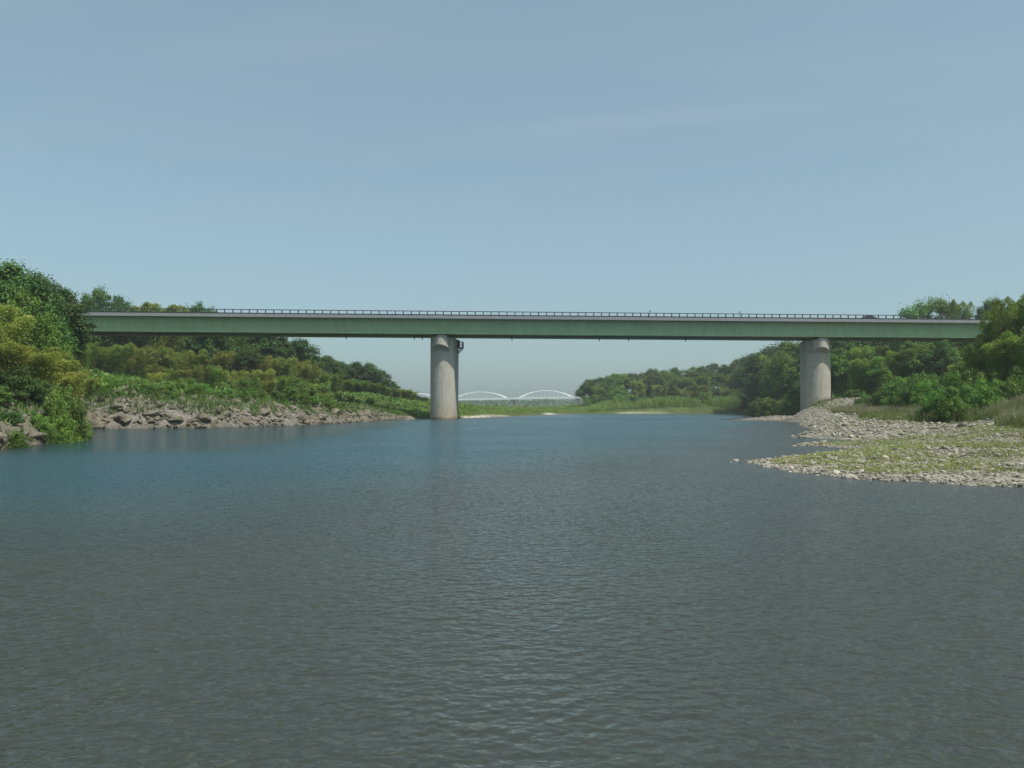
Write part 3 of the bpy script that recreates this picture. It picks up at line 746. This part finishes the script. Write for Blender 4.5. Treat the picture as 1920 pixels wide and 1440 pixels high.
# ------------------------------------------------------------------ stones of the gravel bar
ICO_V = None
def ico():
    bm = bmesh.new(); bmesh.ops.create_icosphere(bm, subdivisions=1, radius=1)
    v = np.array([tuple(a.co) for a in bm.verts]); f = np.array([[a.index for a in q.verts] for q in bm.faces]); bm.free(); return v, f
IV, IF = ico()
def stones(name, x, y, z, size, seed, mat):
    r = np.random.default_rng(seed); m = len(x)
    sx = size*r.uniform(.8, 1.5, m); sy = size*r.uniform(.7, 1.1, m); sz = size*r.uniform(.32, .7, m)
    a = r.uniform(0, 6.28, m)
    P = IV[None]*(1 + r.normal(0, .13, (m, len(IV), 1)))*np.stack([sx, sy, sz], 1)[:, None]/2
    tilt = r.normal(0, .22, (m, 2)); P[..., 2] += P[..., 0]*tilt[:, None, 0] + P[..., 1]*tilt[:, None, 1]
    ca, sa = np.cos(a)[:, None], np.sin(a)[:, None]
    X = P[..., 0]*ca - P[..., 1]*sa + x[:, None]; Yy = P[..., 0]*sa + P[..., 1]*ca + y[:, None]; Z = P[..., 2] + (z + sz*.22)[:, None]
    V = np.stack([X, Yy, Z], -1).reshape(-1, 3)
    Fa = (IF[None] + (np.arange(m)*len(IV))[:, None, None]).reshape(-1, 3)
    tint = np.repeat(np.clip(r.normal(.55, .25, m), 0, 1), len(IF))
    return mesh_np(name, V, Fa, mat, False, [('tint', 'FACE', tint)])
def gravel_mask(far):
    def f(x, y, z, d, r):
        zz, at_ = ground_f(x, y); g = dict(at_)['gravel']
        return (d > -.25) & (g > .35) & ((y > 66) == far)
    return f
x, y, z, r = pts_in((10, 45, 27, 66), 64000, gravel_mask(False), 81)
s1 = np.exp(r.normal(math.log(.092), .5, len(x))).clip(.04, .42)
x2, y2, z2, r2 = pts_in((24, 98, 66, 222), 90000, gravel_mask(True), 82)
s2 = np.exp(r2.normal(math.log(.20), .45, len(x2))).clip(.1, .7)
tag(link('gravel', stones('gravel', np.r_[x, x2], np.r_[y, y2], np.r_[z, z2], np.r_[s1, s2], 83, M['stone'])), 'pale river gravel covering the right bank and bar', 'gravel', kind='stuff')

def boulder_mesh(seed, mat, sub=3, rough=.22, flat=.7):
    bm = bmesh.new(); bmesh.ops.create_icosphere(bm, subdivisions=sub, radius=1)
    v = np.array([tuple(a.co) for a in bm.verts])
    r = np.random.default_rng(seed)
    # chop with random planes for facets, then add noise
    for i in range(11):
        n = r.normal(size=3); n /= np.linalg.norm(n); c = r.uniform(.55, .85)
        dd = v @ n; v = v - np.outer(np.maximum(dd-c, 0), n)*.92
    v *= (1 + rough*fbm(v[:, 0]*1.7+seed, v[:, 1]*1.7, v[:, 2]*1.7, o=3, seed=seed))[:, None]
    v[:, 2] *= flat
    for a, b in zip(bm.verts, v): a.co = b
    me = bpy.data.meshes.new('boulder'); bm.to_mesh(me); bm.free()
    a = me.attributes.new('tint', 'FLOAT', 'FACE'); a.data.foreach_set('value', np.full(len(me.polygons), r.uniform(.6, .9), np.float32))
    me.materials.append(mat); return me
# separate large stones at the edge of the bar
for i, (px, py, sz, lab) in enumerate([(1379, 861, .42, 'pale flat stone lying alone off the tip of the gravel bar'), (1371, 863.5, .2, 'small grey stone in the water beyond the tip of the gravel bar'),
        (1610, 829, .75, 'large pale stone on the edge of the inlet in the gravel bank'), (1525, 869, .34, 'grey stone on the left part of the gravel bar'), (1489, 833, .35, 'low stone in the water left of the islet by the inlet'),
        (1660, 866, .4, 'rounded grey stone in the middle of the gravel bar'), (1775, 872, .4, 'white stone among grass on the gravel bar')]):
    Y = CAMZ*F/(py - 765 + (px-960)*.003); p = at(px, py, Y)
    o = link('river_stone', boulder_mesh(300+i, M['stone'], 3, .15, .5)); o.location = (p.x, Y, max(tz(p.x, Y), -.05) + sz*.12); o.scale = (sz*.7, sz*.5, sz*.55); o.rotation_euler = (0, 0, random.uniform(0, 6))
    tag(o, lab, 'stone')

# ------------------------------------------------------------------ rocks of the left shore
def resample(P, step):
    out = []
    for (ax, ay), (bx, by) in zip(P[:-1], P[1:]):
        L = math.hypot(bx-ax, by-ay); n = max(1, int(L/step))
        out += [(ax+(bx-ax)*i/n, ay+(by-ay)*i/n) for i in range(n)]
    return np.array(out + [P[-1]])
def block_noise(x, y, scale, seed):
    """tilted facets on jittered cells, like broken bedrock"""
    gx, gy = np.floor(x/scale), np.floor(y/scale)
    best = np.full(x.shape, 1e9); val = np.zeros(x.shape); sec = np.full(x.shape, 1e9)
    zero = np.zeros_like(x)
    for dx in (-1, 0, 1):
        for dy in (-1, 0, 1):
            cx, cy = gx+dx, gy+dy
            px = (cx + _h(cx, cy, zero, seed))*scale; py = (cy + _h(cx, cy, zero, seed+1))*scale
            d = np.hypot(x-px, y-py)
            h = _h(cx, cy, zero, seed+2) + ((x-px)*(_h(cx, cy, zero, seed+3)-.35) + (y-py)*(_h(cx, cy, zero, seed+4)-.35))/scale*1.3
            m = d < best; sec = np.where(m, best, np.minimum(sec, d)); val = np.where(m, h, val); best = np.where(m, d, best)
    return val - .55*np.exp(-((sec-best)/scale*7)**1.0)
def outcrop(P, width, name, step=.35):
    S = resample(P, step)
    # smooth normals pointing inland (left of the river)
    T = np.gradient(S, axis=0)
    for _ in range(30): T[1:-1] = (T[:-2]+T[1:-1]*2+T[2:])/4
    T /= np.linalg.norm(T, axis=1, keepdims=True); Nn = np.stack([-T[:, 1], T[:, 0]], 1)
    ts = np.arange(-1.5, width, step)
    X = S[:, None, 0] + Nn[:, None, 0]*ts[None]; Y = S[:, None, 1] + Nn[:, None, 1]*ts[None]
    x, y = X.ravel(), Y.ravel(); z, d = terrain(x, y, False)
    t = np.tile(ts, len(S))
    amp = sstep(-1.2, 1.5, d)*(1 - .75*sstep(width*.45, width, t))
    u = x*.8+y*.6; v = -x*.6+y*.8
    big = block_noise(u*.6, v, 2.6, 5); mid = block_noise(u*.55, v, 1.05, 15); sm = block_noise(u, v, .5, 25)
    z = z + amp*(1.45*(big-.45) + 1.0*(mid-.4) + .5*(sm-.4) + .3*fbm(x*.3, y*.3, o=3, seed=6)) - .12 - 1.2*sstep(width*.6, width, t)
    n, k = X.shape; i = np.arange(n*k).reshape(n, k)
    Fa = np.stack([i[:-1, :-1], i[1:, :-1], i[1:, 1:], i[:-1, 1:]], -1).reshape(-1, 4)
    OUT.append(BVHTree.FromPolygons([tuple(q) for q in np.stack([x, y, z], 1).tolist()], Fa.tolist()))
    return mesh_np(name, np.stack([x, y, z], 1), Fa, M['rock'], False)
OUT = []
def drop(x, y, g=None):
    for me in OUT:
        h = me.ray_cast(Vector((x, y, 60)), Vector((0, 0, -1)))
        if h[0] is not None: return max(h[0].z, tz(x, y) if g is None else g)
    return tz(x, y) if g is None else g
from mathutils.bvhtree import BVHTree
tag(link('rock_outcrop', outcrop([p for p in LEFT if 40 < p[1] < 100 and p[0] < -30], 9, 'rock_outcrop')), kind='structure')
tag(link('rock_outcrop', outcrop([(-61,101),(-59,108),(-50,112),(-43,116.5),(-38,132),(-34.6,144),(-31,170),(-27.5,203)], 15, 'rock_outcrop')), kind='structure')
rr_ = np.random.default_rng(133); P_ = []
for P0, P1, n_ in (((-61, 101), (-27, 206), 26000), ((-62, 44), (-33, 100), 9000)):
    x = rr_.uniform(P0[0], P1[0], n_); y = rr_.uniform(P0[1], P1[1], n_); d = terrain(x, y)[1]
    k = (d > -.4) & (d < 11 + 3*fbm(x*.2, y*.2, o=2, seed=134)) & (rr_.random(n_) < np.where(d < 2, .8, .3)); P_ += list(zip(x[k], y[k]))
P_ = np.array(P_); zz = np.array([drop(a, b, c) for (a, b), c in zip(P_, terrain(P_[:, 0], P_[:, 1])[0])]); sz_ = np.exp(rr_.normal(math.log(.42), .55, len(P_))).clip(.15, 1.5)
rm_ = stones('rock_rubble', P_[:, 0], P_[:, 1], zz - .18*sz_, sz_, 135, M['rock'])
tag(link('rock_rubble', rm_), 'broken grey rock rubble strewn along the left shore', 'rubble', kind='stuff')
x, y, z, r = pts_in((-72, -24, 44, 210), 260000, lambda x, y, z, d, r: (d > 1.2) & (d < 14) & (r.random(len(x)) < sstep(-.12, .22, fbm(x*.22, y*.22, o=3, seed=141) + .13 + .03*(d-4))), 142)
z = np.array([drop(a, b, c) for a, b, c in zip(x, y, z)])
tag(link('rock_grass', blades('rock_grass', x, y, z, .62*r.uniform(.4, 1.3, len(x)), .11, .6, M['shrub'], 143)), 'green grass and weeds growing between the left shore rocks', 'grass', kind='stuff')
BM = [boulder_mesh(500+i, M['rock']) for i in range(5)]
spots = [(15,815),(60,826),(110,822),(40,790),(180,800),(230,795),(285,790),(330,797),(380,792),(420,785),(455,792),(490,775),(520,783),(545,765),(575,775),(600,782),(625,770),(650,785),(675,777),(700,783),(560,790),(400,765),(215,770),(300,765)]
for i, (px, py) in enumerate(sorted(spots)):
    # march along the ray until it meets the bank
    for Y in np.arange(48, 215, 1.0):
        p = at(px, py, Y)
        if p.z < drop(p.x, Y) + .1 and terrain(np.array([p.x]), np.array([Y]))[1][0] > 0: break
    s = random.uniform(.7, 1.5)*(1 if Y > 100 else .7)
    o = link('boulder', BM[i % 5]); o.location = (p.x, Y+.3, drop(p.x, Y+.3) - .12*s); o.scale = (s*1.3, s, s*random.uniform(.7, 1)); o.rotation_euler = (random.uniform(-.15,.15), random.uniform(-.15,.15), random.uniform(0, 6))
    tag(o, '%s large grey boulder from the left on the rocky left shore' % ORD[i], 'boulder', 'boulders on the rocky left shore')
# tufts and small bushes growing between the rocks
for i in range(60):
    px = random.uniform(150, 650); Y = interp(px, [(150,113),(400,122),(650,160)]) + random.uniform(0, 5.5)
    X = (px-960)/F*Y; g = tz(X, Y)
    if terrain(np.array([X]), np.array([Y]))[1][0] < .8: continue
    kind = random.choice(['shrub','shrub','bush'])
    root = thing('shrub', '', 'shrub', (X, Y, drop(X, Y)-.15), random.uniform(0, 6)); s = random.uniform(1.2, 2.5); root.scale = (s*1.1, s*1.1, s)
    for pn, mm in zip(PARTS['shrub'], random.choice(PROTO[kind])): link(pn, mm, root)
    PLANTS.append((root, kind, 'rocks', px))
lst = sorted([(p[3], p[0]) for p in PLANTS if p[2] == 'rocks'], key=lambda a: a[0])
for i, (px, root) in enumerate(lst):
    root['label'] = '%s low bush from the left growing among the grey rocks' % ORD[i]; root['group'] = 'low bushes among the left shore rocks'

# ------------------------------------------------------------------ the green girder bridge
BA = math.atan(.05)
br = thing('road_bridge', 'long green steel girder road bridge on concrete piers crossing the river', 'bridge', (0, 200, 0), BA)
def b2w(x, y): return (x*math.cos(BA)-y*math.sin(BA), 200 + x*math.sin(BA)+y*math.cos(BA))
X0, X1 = -128, 190
ZS1, ZS0, ZG = 26.15, 25.4, 21.72
sl = MB().prism([(0,0),(0,0),(0,0)], 0, 0) if False else MB()
sl.box(X0, X1, 0, .45, ZS0, ZS1); sl.box(X0, X1, 16.35, 16.8, ZS0, ZS1); sl.box(X0, X1, .452, 16.348, ZS0+.12, ZS0+.5)
deck = sl.build('deck_slab', M['slab'], br)
rd = MB(); rd.box(X0, X1, .46, 16.34, ZS0+.504, ZS0+.56); rd.build('road_surface', M['asphalt'], br)
def girder(y0, y1):
    g = MB()
    g.box(X0, X1, y0, y0+.03, ZG+.06, ZS0+.1); g.box(X0, X1, y1-.03, y1, ZG+.06, ZS0+.1)
    g.box(X0, X1, y0-.28, y1+.28, ZG, ZG+.058)
    g.box(X0, X1, y0-.2, y0+.3, ZS0+.05, ZS0+.117)
    # longitudinal stiffener lines and splice plates on the face
    for x in np.arange(X0+8, X1, 12.2):
        g.box(x-.35, x+.35, y0-.014, y0-.001, ZG+.1, ZS0)
    ob = g.build('girder', M['green_steel'], br); return ob
girder(1.75, 4.4); girder(12.2, 14.8)
cb = MB()
for x in np.arange(X0+2, X1, 6.1): cb.box(x-.15, x+.15, 4.4, 12.2, ZG+.9, ZS0+.1)
cb.build('cross_beams', M['green_steel'], br)
ut = MB()
ut.tube([(X0, 8.5, ZG+.35), (X1, 8.5, ZG+.35)], .28, 8); ut.build('utility_pipe', M['dark_steel'], br)
# railings
def railing(y, posts):
    rl = MB(); rl.box(X0, X1, y-.08, y+.08, ZS1+.98, ZS1+1.16); rl.box(X0, X1, y-.05, y+.05, ZS1+.02, ZS1+.30)
    ro = rl.build('railing', M['rail'], br)
    pm = MB(); pm.box(-.12, .12, -.09, .09, 0, .98); pme = pm.mesh('post', M['rail'], .01)
    xs = np.arange(X0+.7, X1, 2.0)
    vis = sorted(xs, key=lambda v: abs(v-4))[:posts]
    for v in vis:
        p = link('post', pme, ro); p.location = (v, y, ZS1+.002)
    rest = [v for v in xs if v not in vis]
    rm = MB()
    for v in rest: rm.box(v-.085, v+.085, y-.07, y+.07, ZS1+.002, ZS1+1.002)
    o = rm.build('post_row', M['rail'], ro); o['kind'] = 'stuff'
railing(.22, 100)
fr = MB(); fr.box(X0, X1, 16.5, 16.62, ZS1+1.0, ZS1+1.13)
for v in np.arange(X0+.7, X1, 2.0): fr.box(v-.07, v+.07, 16.5, 16.62, ZS1, ZS1+1.0)
fr.build('far_railing', M['rail'], br)
# drain pipes hanging below the girder
for px in (263, 635, 770, 786, 964, 1137, 1195, 1308):
    u = (px-960)/F; x = u*200/(1-.05*u)/math.cos(BA)
    d = MB(); d.tube([(x, 1.35, ZS0), (x, 1.35, ZG+.4), (x, 4.0, ZG+.1), (x, 4.0, ZG-.75)] if False else [(x, 11.2, ZG+.6), (x, 11.2, ZG-.75)], .13, 8); d.build('drain_pipe', M['drain'], br)
for px in (770, 1198, 1490):
    u = (px-960)/F; x = u*200/(1-.05*u)/math.cos(BA)
    d = MB(); d.tube([(x, .9, ZS0-.3), (x, .9, ZS0+.1)], .14, 8); d.tube([(x, .9, ZS0-.25), (x, .5, ZS0-.45)], .12, 8); d.build('drain_spout', M['bearing'], br)
# piers: round-nosed walls with a corbel under each girder
SK = R(6.0) + BA
def stadium(hw, sag, L, n=17):
    """wall with curved noses meeting the flat sides at an arris"""
    return [(hw*t, -sag*(1-t*t)) for t in np.linspace(-1, 1, n)] + [(hw*t, L + sag*(1-t*t)) for t in np.linspace(1, -1, n)]
def pier(px, foot):
    u = (px-960)/F; Yc = 206.0; sag = 1.5
    for _ in range(3): Yc = 200 + .05*u*Yc + 4.2 + sag
    xc = u*Yc
    wx, wy = xc, Yc
    dx, dy = wx, wy-200
    lx = dx*math.cos(BA)+dy*math.sin(BA); ly = -dx*math.sin(BA)+dy*math.cos(BA)
    hw_, L = 3.1, 6.6
    top = ZG - .75
    mb = MB(); mb.prism(stadium(hw_, sag, L), foot, top)
    o = mb.build('pier', M['concrete'], br, 0, R(40)); o.location = (lx, ly, 0); o.rotation_euler = (0, 0, -SK)
    # corbel: curved nose, underside rising outwards
    def corbel(sign):
        hw = 2.05; yo = -sag - 2.35; outl = [(-hw, -.8)]
        for t in np.linspace(-1, 1, 15): outl.append((hw*t, yo + 1.25*(t*t)))
        outl.append((hw, -.8)); 
        pts = [(a, b) for a, b in outl]
        zb = lambda a, b: top - 1.9 - .55*(b - yo)
        if sign < 0: pts = [(-a, L - b) for a, b in pts]; zb = lambda a, b: top - 1.9 - .55*(-(b-L) - yo)
        c = MB(); c.prism(pts, zb, top+.003); return c.build('corbel', M['concrete'], o, 0, R(40))
    corbel(1)
    for yb in (3.1, 13.5):
        # bearing block under each girder; in the pier's own frame
        lb = Matrix.Rotation(SK, 3, 'Z') @ Vector((0, yb-ly, 0))
        m2 = MB(); m2.box(-1.25, 1.25, -.75, .75, top+.006, top+.42); m2.box(-.8, .8, -.55, .55, top+.424, ZG-.004)
        b = m2.build('bearing', M['bearing'], o, .03); b.location = (lb.x*.9, yb-ly, 0); b.rotation_euler = (0, 0, SK)
    return o, lx, ly, top
pc, plx, ply, ptop = pier(829, -2.5)
pier(1535, .2)
ip = MB()
ip.box(3.103, 4.5, 3.6, 6.7, ptop-2.3, ptop-2.1)
for y in np.arange(3.6, 6.8, .62): ip.box(4.4, 4.48, y-.04, y+.04, ptop-2.1, ptop-.6)
for zz in (-.6, -1.1, -1.6): ip.box(4.39, 4.49, 3.6, 6.7, ptop+zz-.04, ptop+zz+.04)
for y in (3.64, 6.66):
    for zz in (-.6, -1.35): ip.box(3.103, 4.4, y-.04, y+.04, ptop+zz-.04, ptop+zz+.04)
for y in (3.7, 5.1, 6.6): ip.tube([(3.1, y, ptop-3.6), (4.3, y, ptop-2.3)], .1, 6)
ip.box(3.103, 3.7, 4.5, 5.5, ptop-2.1, ptop-.2)
ip.build('inspection_platform', M['dark_steel'], pc)

# dark car on the bridge
cx, cy = b2w(93.6, 3.6)
car = thing('car', 'dark car driving across the bridge behind the railing near the right pier', 'car', (cx, cy, ZS0+.565), BA)
prof = [(-2.1,.35),(-2.15,.75),(-1.95,.95),(-1.3,1.0),(-.75,1.48),(.9,1.52),(1.75,1.02),(2.1,.9),(2.15,.45),(2.05,.35)]
cb_ = MB(); n0 = 0
cb_.v = [(x, -.82 if z < 1.1 else -.68, z) for x, z in prof] + [(x, .82 if z < 1.1 else .68, z) for x, z in prof]
k = len(prof); cb_.f = [tuple(range(k)), tuple(range(2*k-1, k-1, -1))] + [(i, (i+1) % k, k+(i+1) % k, k+i) for i in range(k)]
cb_.build('body', M['car_paint'], car, .04)
wd = MB()
for s in (-1, 1):
    pts = [(-1.12,1.02),(-.72,1.42),(.82,1.45),(1.45,1.06)]
    n = len(wd.v); wd.v += [(x, s*(.835 if z < 1.1 else .70), z) for x, z in pts] + [(x, s*(.80 if z < 1.1 else .66), z) for x, z in pts]
    wd.f += [(n, n+1, n+2, n+3), (n+7, n+6, n+5, n+4)] + [(n+i, n+(i+1) % 4, n+4+(i+1) % 4, n+4+i) for i in range(4)]
wd.build('window', M['glass'], car)
for x in (-1.3, 1.35):
    for s in (-1, 1):
        w = MB(); w.tube([(x, s*.62, .32), (x, s*.84, .32)], .32, 16); w.build('wheel', M['tyre'], car)
# two slim posts above the rail
for px, lab in ((1243, 'slim post rising above the bridge railing between the two piers'), (1425, 'slim post rising above the railing just left of the right pier')):
    u = (px-960)/F; x = u*200/(1-.05*u)/math.cos(BA); wx, wy = b2w(x+.2, 16.0)
    t = thing('sign_post', lab, 'post', (wx, wy, ZS0+.56), BA)
    MB().tube([(0,0,0),(0,0,4.2)], .05, 8).build('pole', M['dark_steel'], t); MB().box(-.02, .55, -.06, .06, 3.6, 3.78).build('arm', M['dark_steel'], t)

# ------------------------------------------------------------------ distant white arch bridge
A = at(690, 751.2, 1085); B = at(1125, 743.2, 975)
ab = thing('arch_bridge', 'distant white bridge with shallow tied arches seen under the green bridge', 'bridge', tuple(A))
D = B - A; Ln = math.hypot(D.x, D.y); ab.rotation_euler = (0, 0, math.atan2(D.y, D.x)); gr = D.z/Ln
def ux(px):
    # distance along the far bridge of a column of the photograph
    u = (px-960)/F; s = (u*A.y - A.x)/(D.x - u*D.y); return s*Ln
dk = MB(); n = 1
dk.v = [(s, w, s*gr + z) for s in (-60, Ln+60) for w, z in ((-5,-2.0),(5,-2.0),(5,.5),(-5,.5))]
dk.f = [(0,1,2,3),(7,6,5,4),(0,4,5,1),(1,5,6,2),(2,6,7,3),(3,7,4,0)]
dk.build('deck', M['white_steel'], ab)
for c, hw in ((1023, 50), (900, 51), (776, 51)):
    s0, s1 = ux(c-hw), ux(c+hw)
    for w in (-2.6, 2.6):
        m = MB(); m.tube([(s0+(s1-s0)*t, w, (s0+(s1-s0)*t)*gr + .2 + 8.4*4*t*(1-t)) for t in np.linspace(0, 1, 25)], .27, 8)
        ar = m.build('arch', M['white_steel'], ab, 0, R(60))
        hm = MB()
        for t in np.linspace(.1, .9, 11):
            s = s0+(s1-s0)*t; hm.tube([(s, w, s*gr+.3), (s, w, s*gr + .2 + 8.4*4*t*(1-t))], .07, 5)
        hm.build('hangers', M['white_steel'], ar)
for c in (715, 838, 961.5, 1082):
    s = ux(c); m = MB(); m.box(s-1.3, s+1.3, -4.5, 4.5, s*gr-15, s*gr-2.003); m.build('pier', M['slab'], ab)

# distant woods
r = np.random.default_rng(91); n = 26000
x = r.uniform(-700, 900, n); y = r.uniform(1180, 1420, n)
hgt = 11.5 + 4.5*fbm(x*.02, y*.02, o=4, seed=92) + (y-1180)*.015
hgt = hgt + 3.5*np.clip(fbm(x*.045, y*.01, o=2, seed=93), 0, 1)
z = 2.5 + hgt*np.sqrt(r.random(n))
C = np.stack([x, y, z], 1); s = r.uniform(1.0, 2.2, n)
V, Fa = quads(C, rdir(n)*.8+np.array([0, -.4, .7]), rdir(n), s, s*.7)
tag(link('distant_wood', mesh_np('distant_wood', V, Fa, M['far_leaf'], False, [('tint', 'FACE', np.clip(.5+.4*fbm(x*.03, y*.03, o=3, seed=94)+r.normal(0,.1,n), 0, 1))])), 'long dark wood on the horizon behind the white arch bridge', 'wood', kind='stuff')

# ------------------------------------------------------------------ air
HAZE = .00023
hz = MB(); hz.box(-900, 1000, -60, 1600, -6, 75)
t = NT('haze'); pv = t.n('ShaderNodeVolumePrincipled'); pv.inputs['Density'].default_value = HAZE; pv.inputs['Color'].default_value = (.93, .985, 1, 1); pv.inputs['Anisotropy'].default_value = .2
t.l(pv.outputs[0], t.out.inputs['Volume'])
if HAZE: tag(hz.build('haze', t.m), 'thin pale summer haze hanging over the whole river valley', 'haze', kind='stuff')

# ------------------------------------------------------------------ light, sky, camera
EL, AZ = R(58), R(128)
sd = Vector((math.sin(AZ)*math.cos(EL), math.cos(AZ)*math.cos(EL), math.sin(EL)))
sun = bpy.data.lights.new('sun', 'SUN'); sun.energy = 4.3; sun.angle = R(.53); sun.color = (1, .95, .87)
so = bpy.data.objects.new('sun', sun); COL.objects.link(so); so.rotation_euler = sd.to_track_quat('Z', 'Y').to_euler()
w = bpy.data.worlds.new('World'); SC.world = w; w.use_nodes = True
nt = w.node_tree; bg = nt.nodes['Background']
sky = nt.nodes.new('ShaderNodeTexSky'); sky.sky_type = 'NISHITA'; sky.sun_disc = False; sky.sun_elevation = EL; sky.sun_rotation = AZ
sky.air_density = 1.0; sky.dust_density = 2.5; sky.ozone_density = 1.5; sky.altitude = 50
hs = nt.nodes.new('ShaderNodeHueSaturation'); hs.inputs['Saturation'].default_value = .88
nt.links.new(sky.outputs[0], hs.inputs['Color']); tn = nt.nodes.new('ShaderNodeMix'); tn.data_type = 'RGBA'; tn.blend_type = 'MULTIPLY'; tn.inputs[0].default_value = 1; tn.inputs[7].default_value = (.87, 1.08, 1.05, 1)
nt.links.new(hs.outputs[0], tn.inputs[6])
# a thin cirrus streak high over the valley and fainter veils round it
tc = nt.nodes.new('ShaderNodeTexCoord'); sp = nt.nodes.new('ShaderNodeSeparateXYZ'); nt.links.new(tc.outputs['Generated'], sp.inputs[0])
def wm_(op, a, b=0.0):
    n = nt.nodes.new('ShaderNodeMath'); n.operation = op
    for i, v in enumerate((a, b)):
        if hasattr(v, 'is_linked'): nt.links.new(v, n.inputs[i])
        else: n.inputs[i].default_value = v
    return n.outputs[0]
hx, hz_ = wm_('DIVIDE', sp.outputs[0], wm_('MAXIMUM', sp.outputs[1], .05)), wm_('DIVIDE', sp.outputs[2], wm_('MAXIMUM', sp.outputs[1], .05))
cmb = nt.nodes.new('ShaderNodeCombineXYZ'); nt.links.new(wm_('MULTIPLY', hx, 2.0), cmb.inputs[0]); nt.links.new(wm_('MULTIPLY', wm_('SUBTRACT', hz_, wm_('MULTIPLY', hx, .09)), 14.0), cmb.inputs[1])
cn = nt.nodes.new('ShaderNodeTexNoise'); cn.inputs['Scale'].default_value = 1.0; cn.inputs['Detail'].default_value = 5; nt.links.new(cmb.outputs[0], cn.inputs['Vector'])
dl = wm_('SUBTRACT', hz_, wm_('ADD', .352, wm_('MULTIPLY', hx, .085)))
streak = wm_('MULTIPLY', wm_('EXPONENT', wm_('MULTIPLY', wm_('MULTIPLY', dl, dl), -9000.0)), wm_('EXPONENT', wm_('MULTIPLY', wm_('POWER', wm_('ABSOLUTE', wm_('SUBTRACT', hx, .22)), 2.0), -14.0)))
cf = wm_('ADD', wm_('ADD', .42, wm_('MULTIPLY', streak, wm_('MULTIPLY', cn.outputs['Fac'], .13))), wm_('MULTIPLY', wm_('MAXIMUM', wm_('SUBTRACT', cn.outputs['Fac'], .42), 0.0), .30))
cm = nt.nodes.new('ShaderNodeMix'); cm.data_type = 'RGBA'; nt.links.new(cf, cm.inputs[0]); nt.links.new(tn.outputs[2], cm.inputs[6]); cm.inputs[7].default_value = (2.28, 3.06, 3.40, 1)
cm2 = nt.nodes.new('ShaderNodeMix'); cm2.data_type = 'RGBA'; cm2.inputs[7].default_value = (3.0, 3.85, 4.1, 1)
nt.links.new(wm_('ADD', wm_('MULTIPLY', streak, wm_('MULTIPLY', cn.outputs['Fac'], .26)), wm_('MULTIPLY', wm_('MAXIMUM', wm_('SUBTRACT', cn.outputs['Fac'], .45), 0.0), .30)), cm2.inputs[0]); nt.links.new(cm.outputs[2], cm2.inputs[6])
nt.links.new(cm2.outputs[2], bg.inputs[0]); bg.inputs[1].default_value = .135

cam = bpy.data.cameras.new('camera'); cam.sensor_fit = 'HORIZONTAL'; cam.sensor_width = 36; cam.lens = 36*F/1920; cam.clip_end = 20000; cam.clip_start = .1
co = bpy.data.objects.new('camera', cam); COL.objects.link(co); co.location = (0, 0, CAMZ)
co.rotation_euler = (Matrix.Rotation(math.pi/2 + PITCH, 4, 'X') @ Matrix.Rotation(ROLL, 4, 'Z')).to_euler()
SC.camera = co
SC.view_settings.view_transform = 'Standard'; SC.view_settings.look = 'None'; SC.view_settings.exposure = .1; SC.view_settings.gamma = 1
cy_ = SC.cycles
cy_.use_denoising = True; cy_.max_bounces = 6; cy_.transparent_max_bounces = 12; cy_.volume_bounces = 0; cy_.sample_clamp_indirect = 3; cy_.sample_clamp_direct = 6
cy_.caustics_reflective = False; cy_.caustics_refractive = False
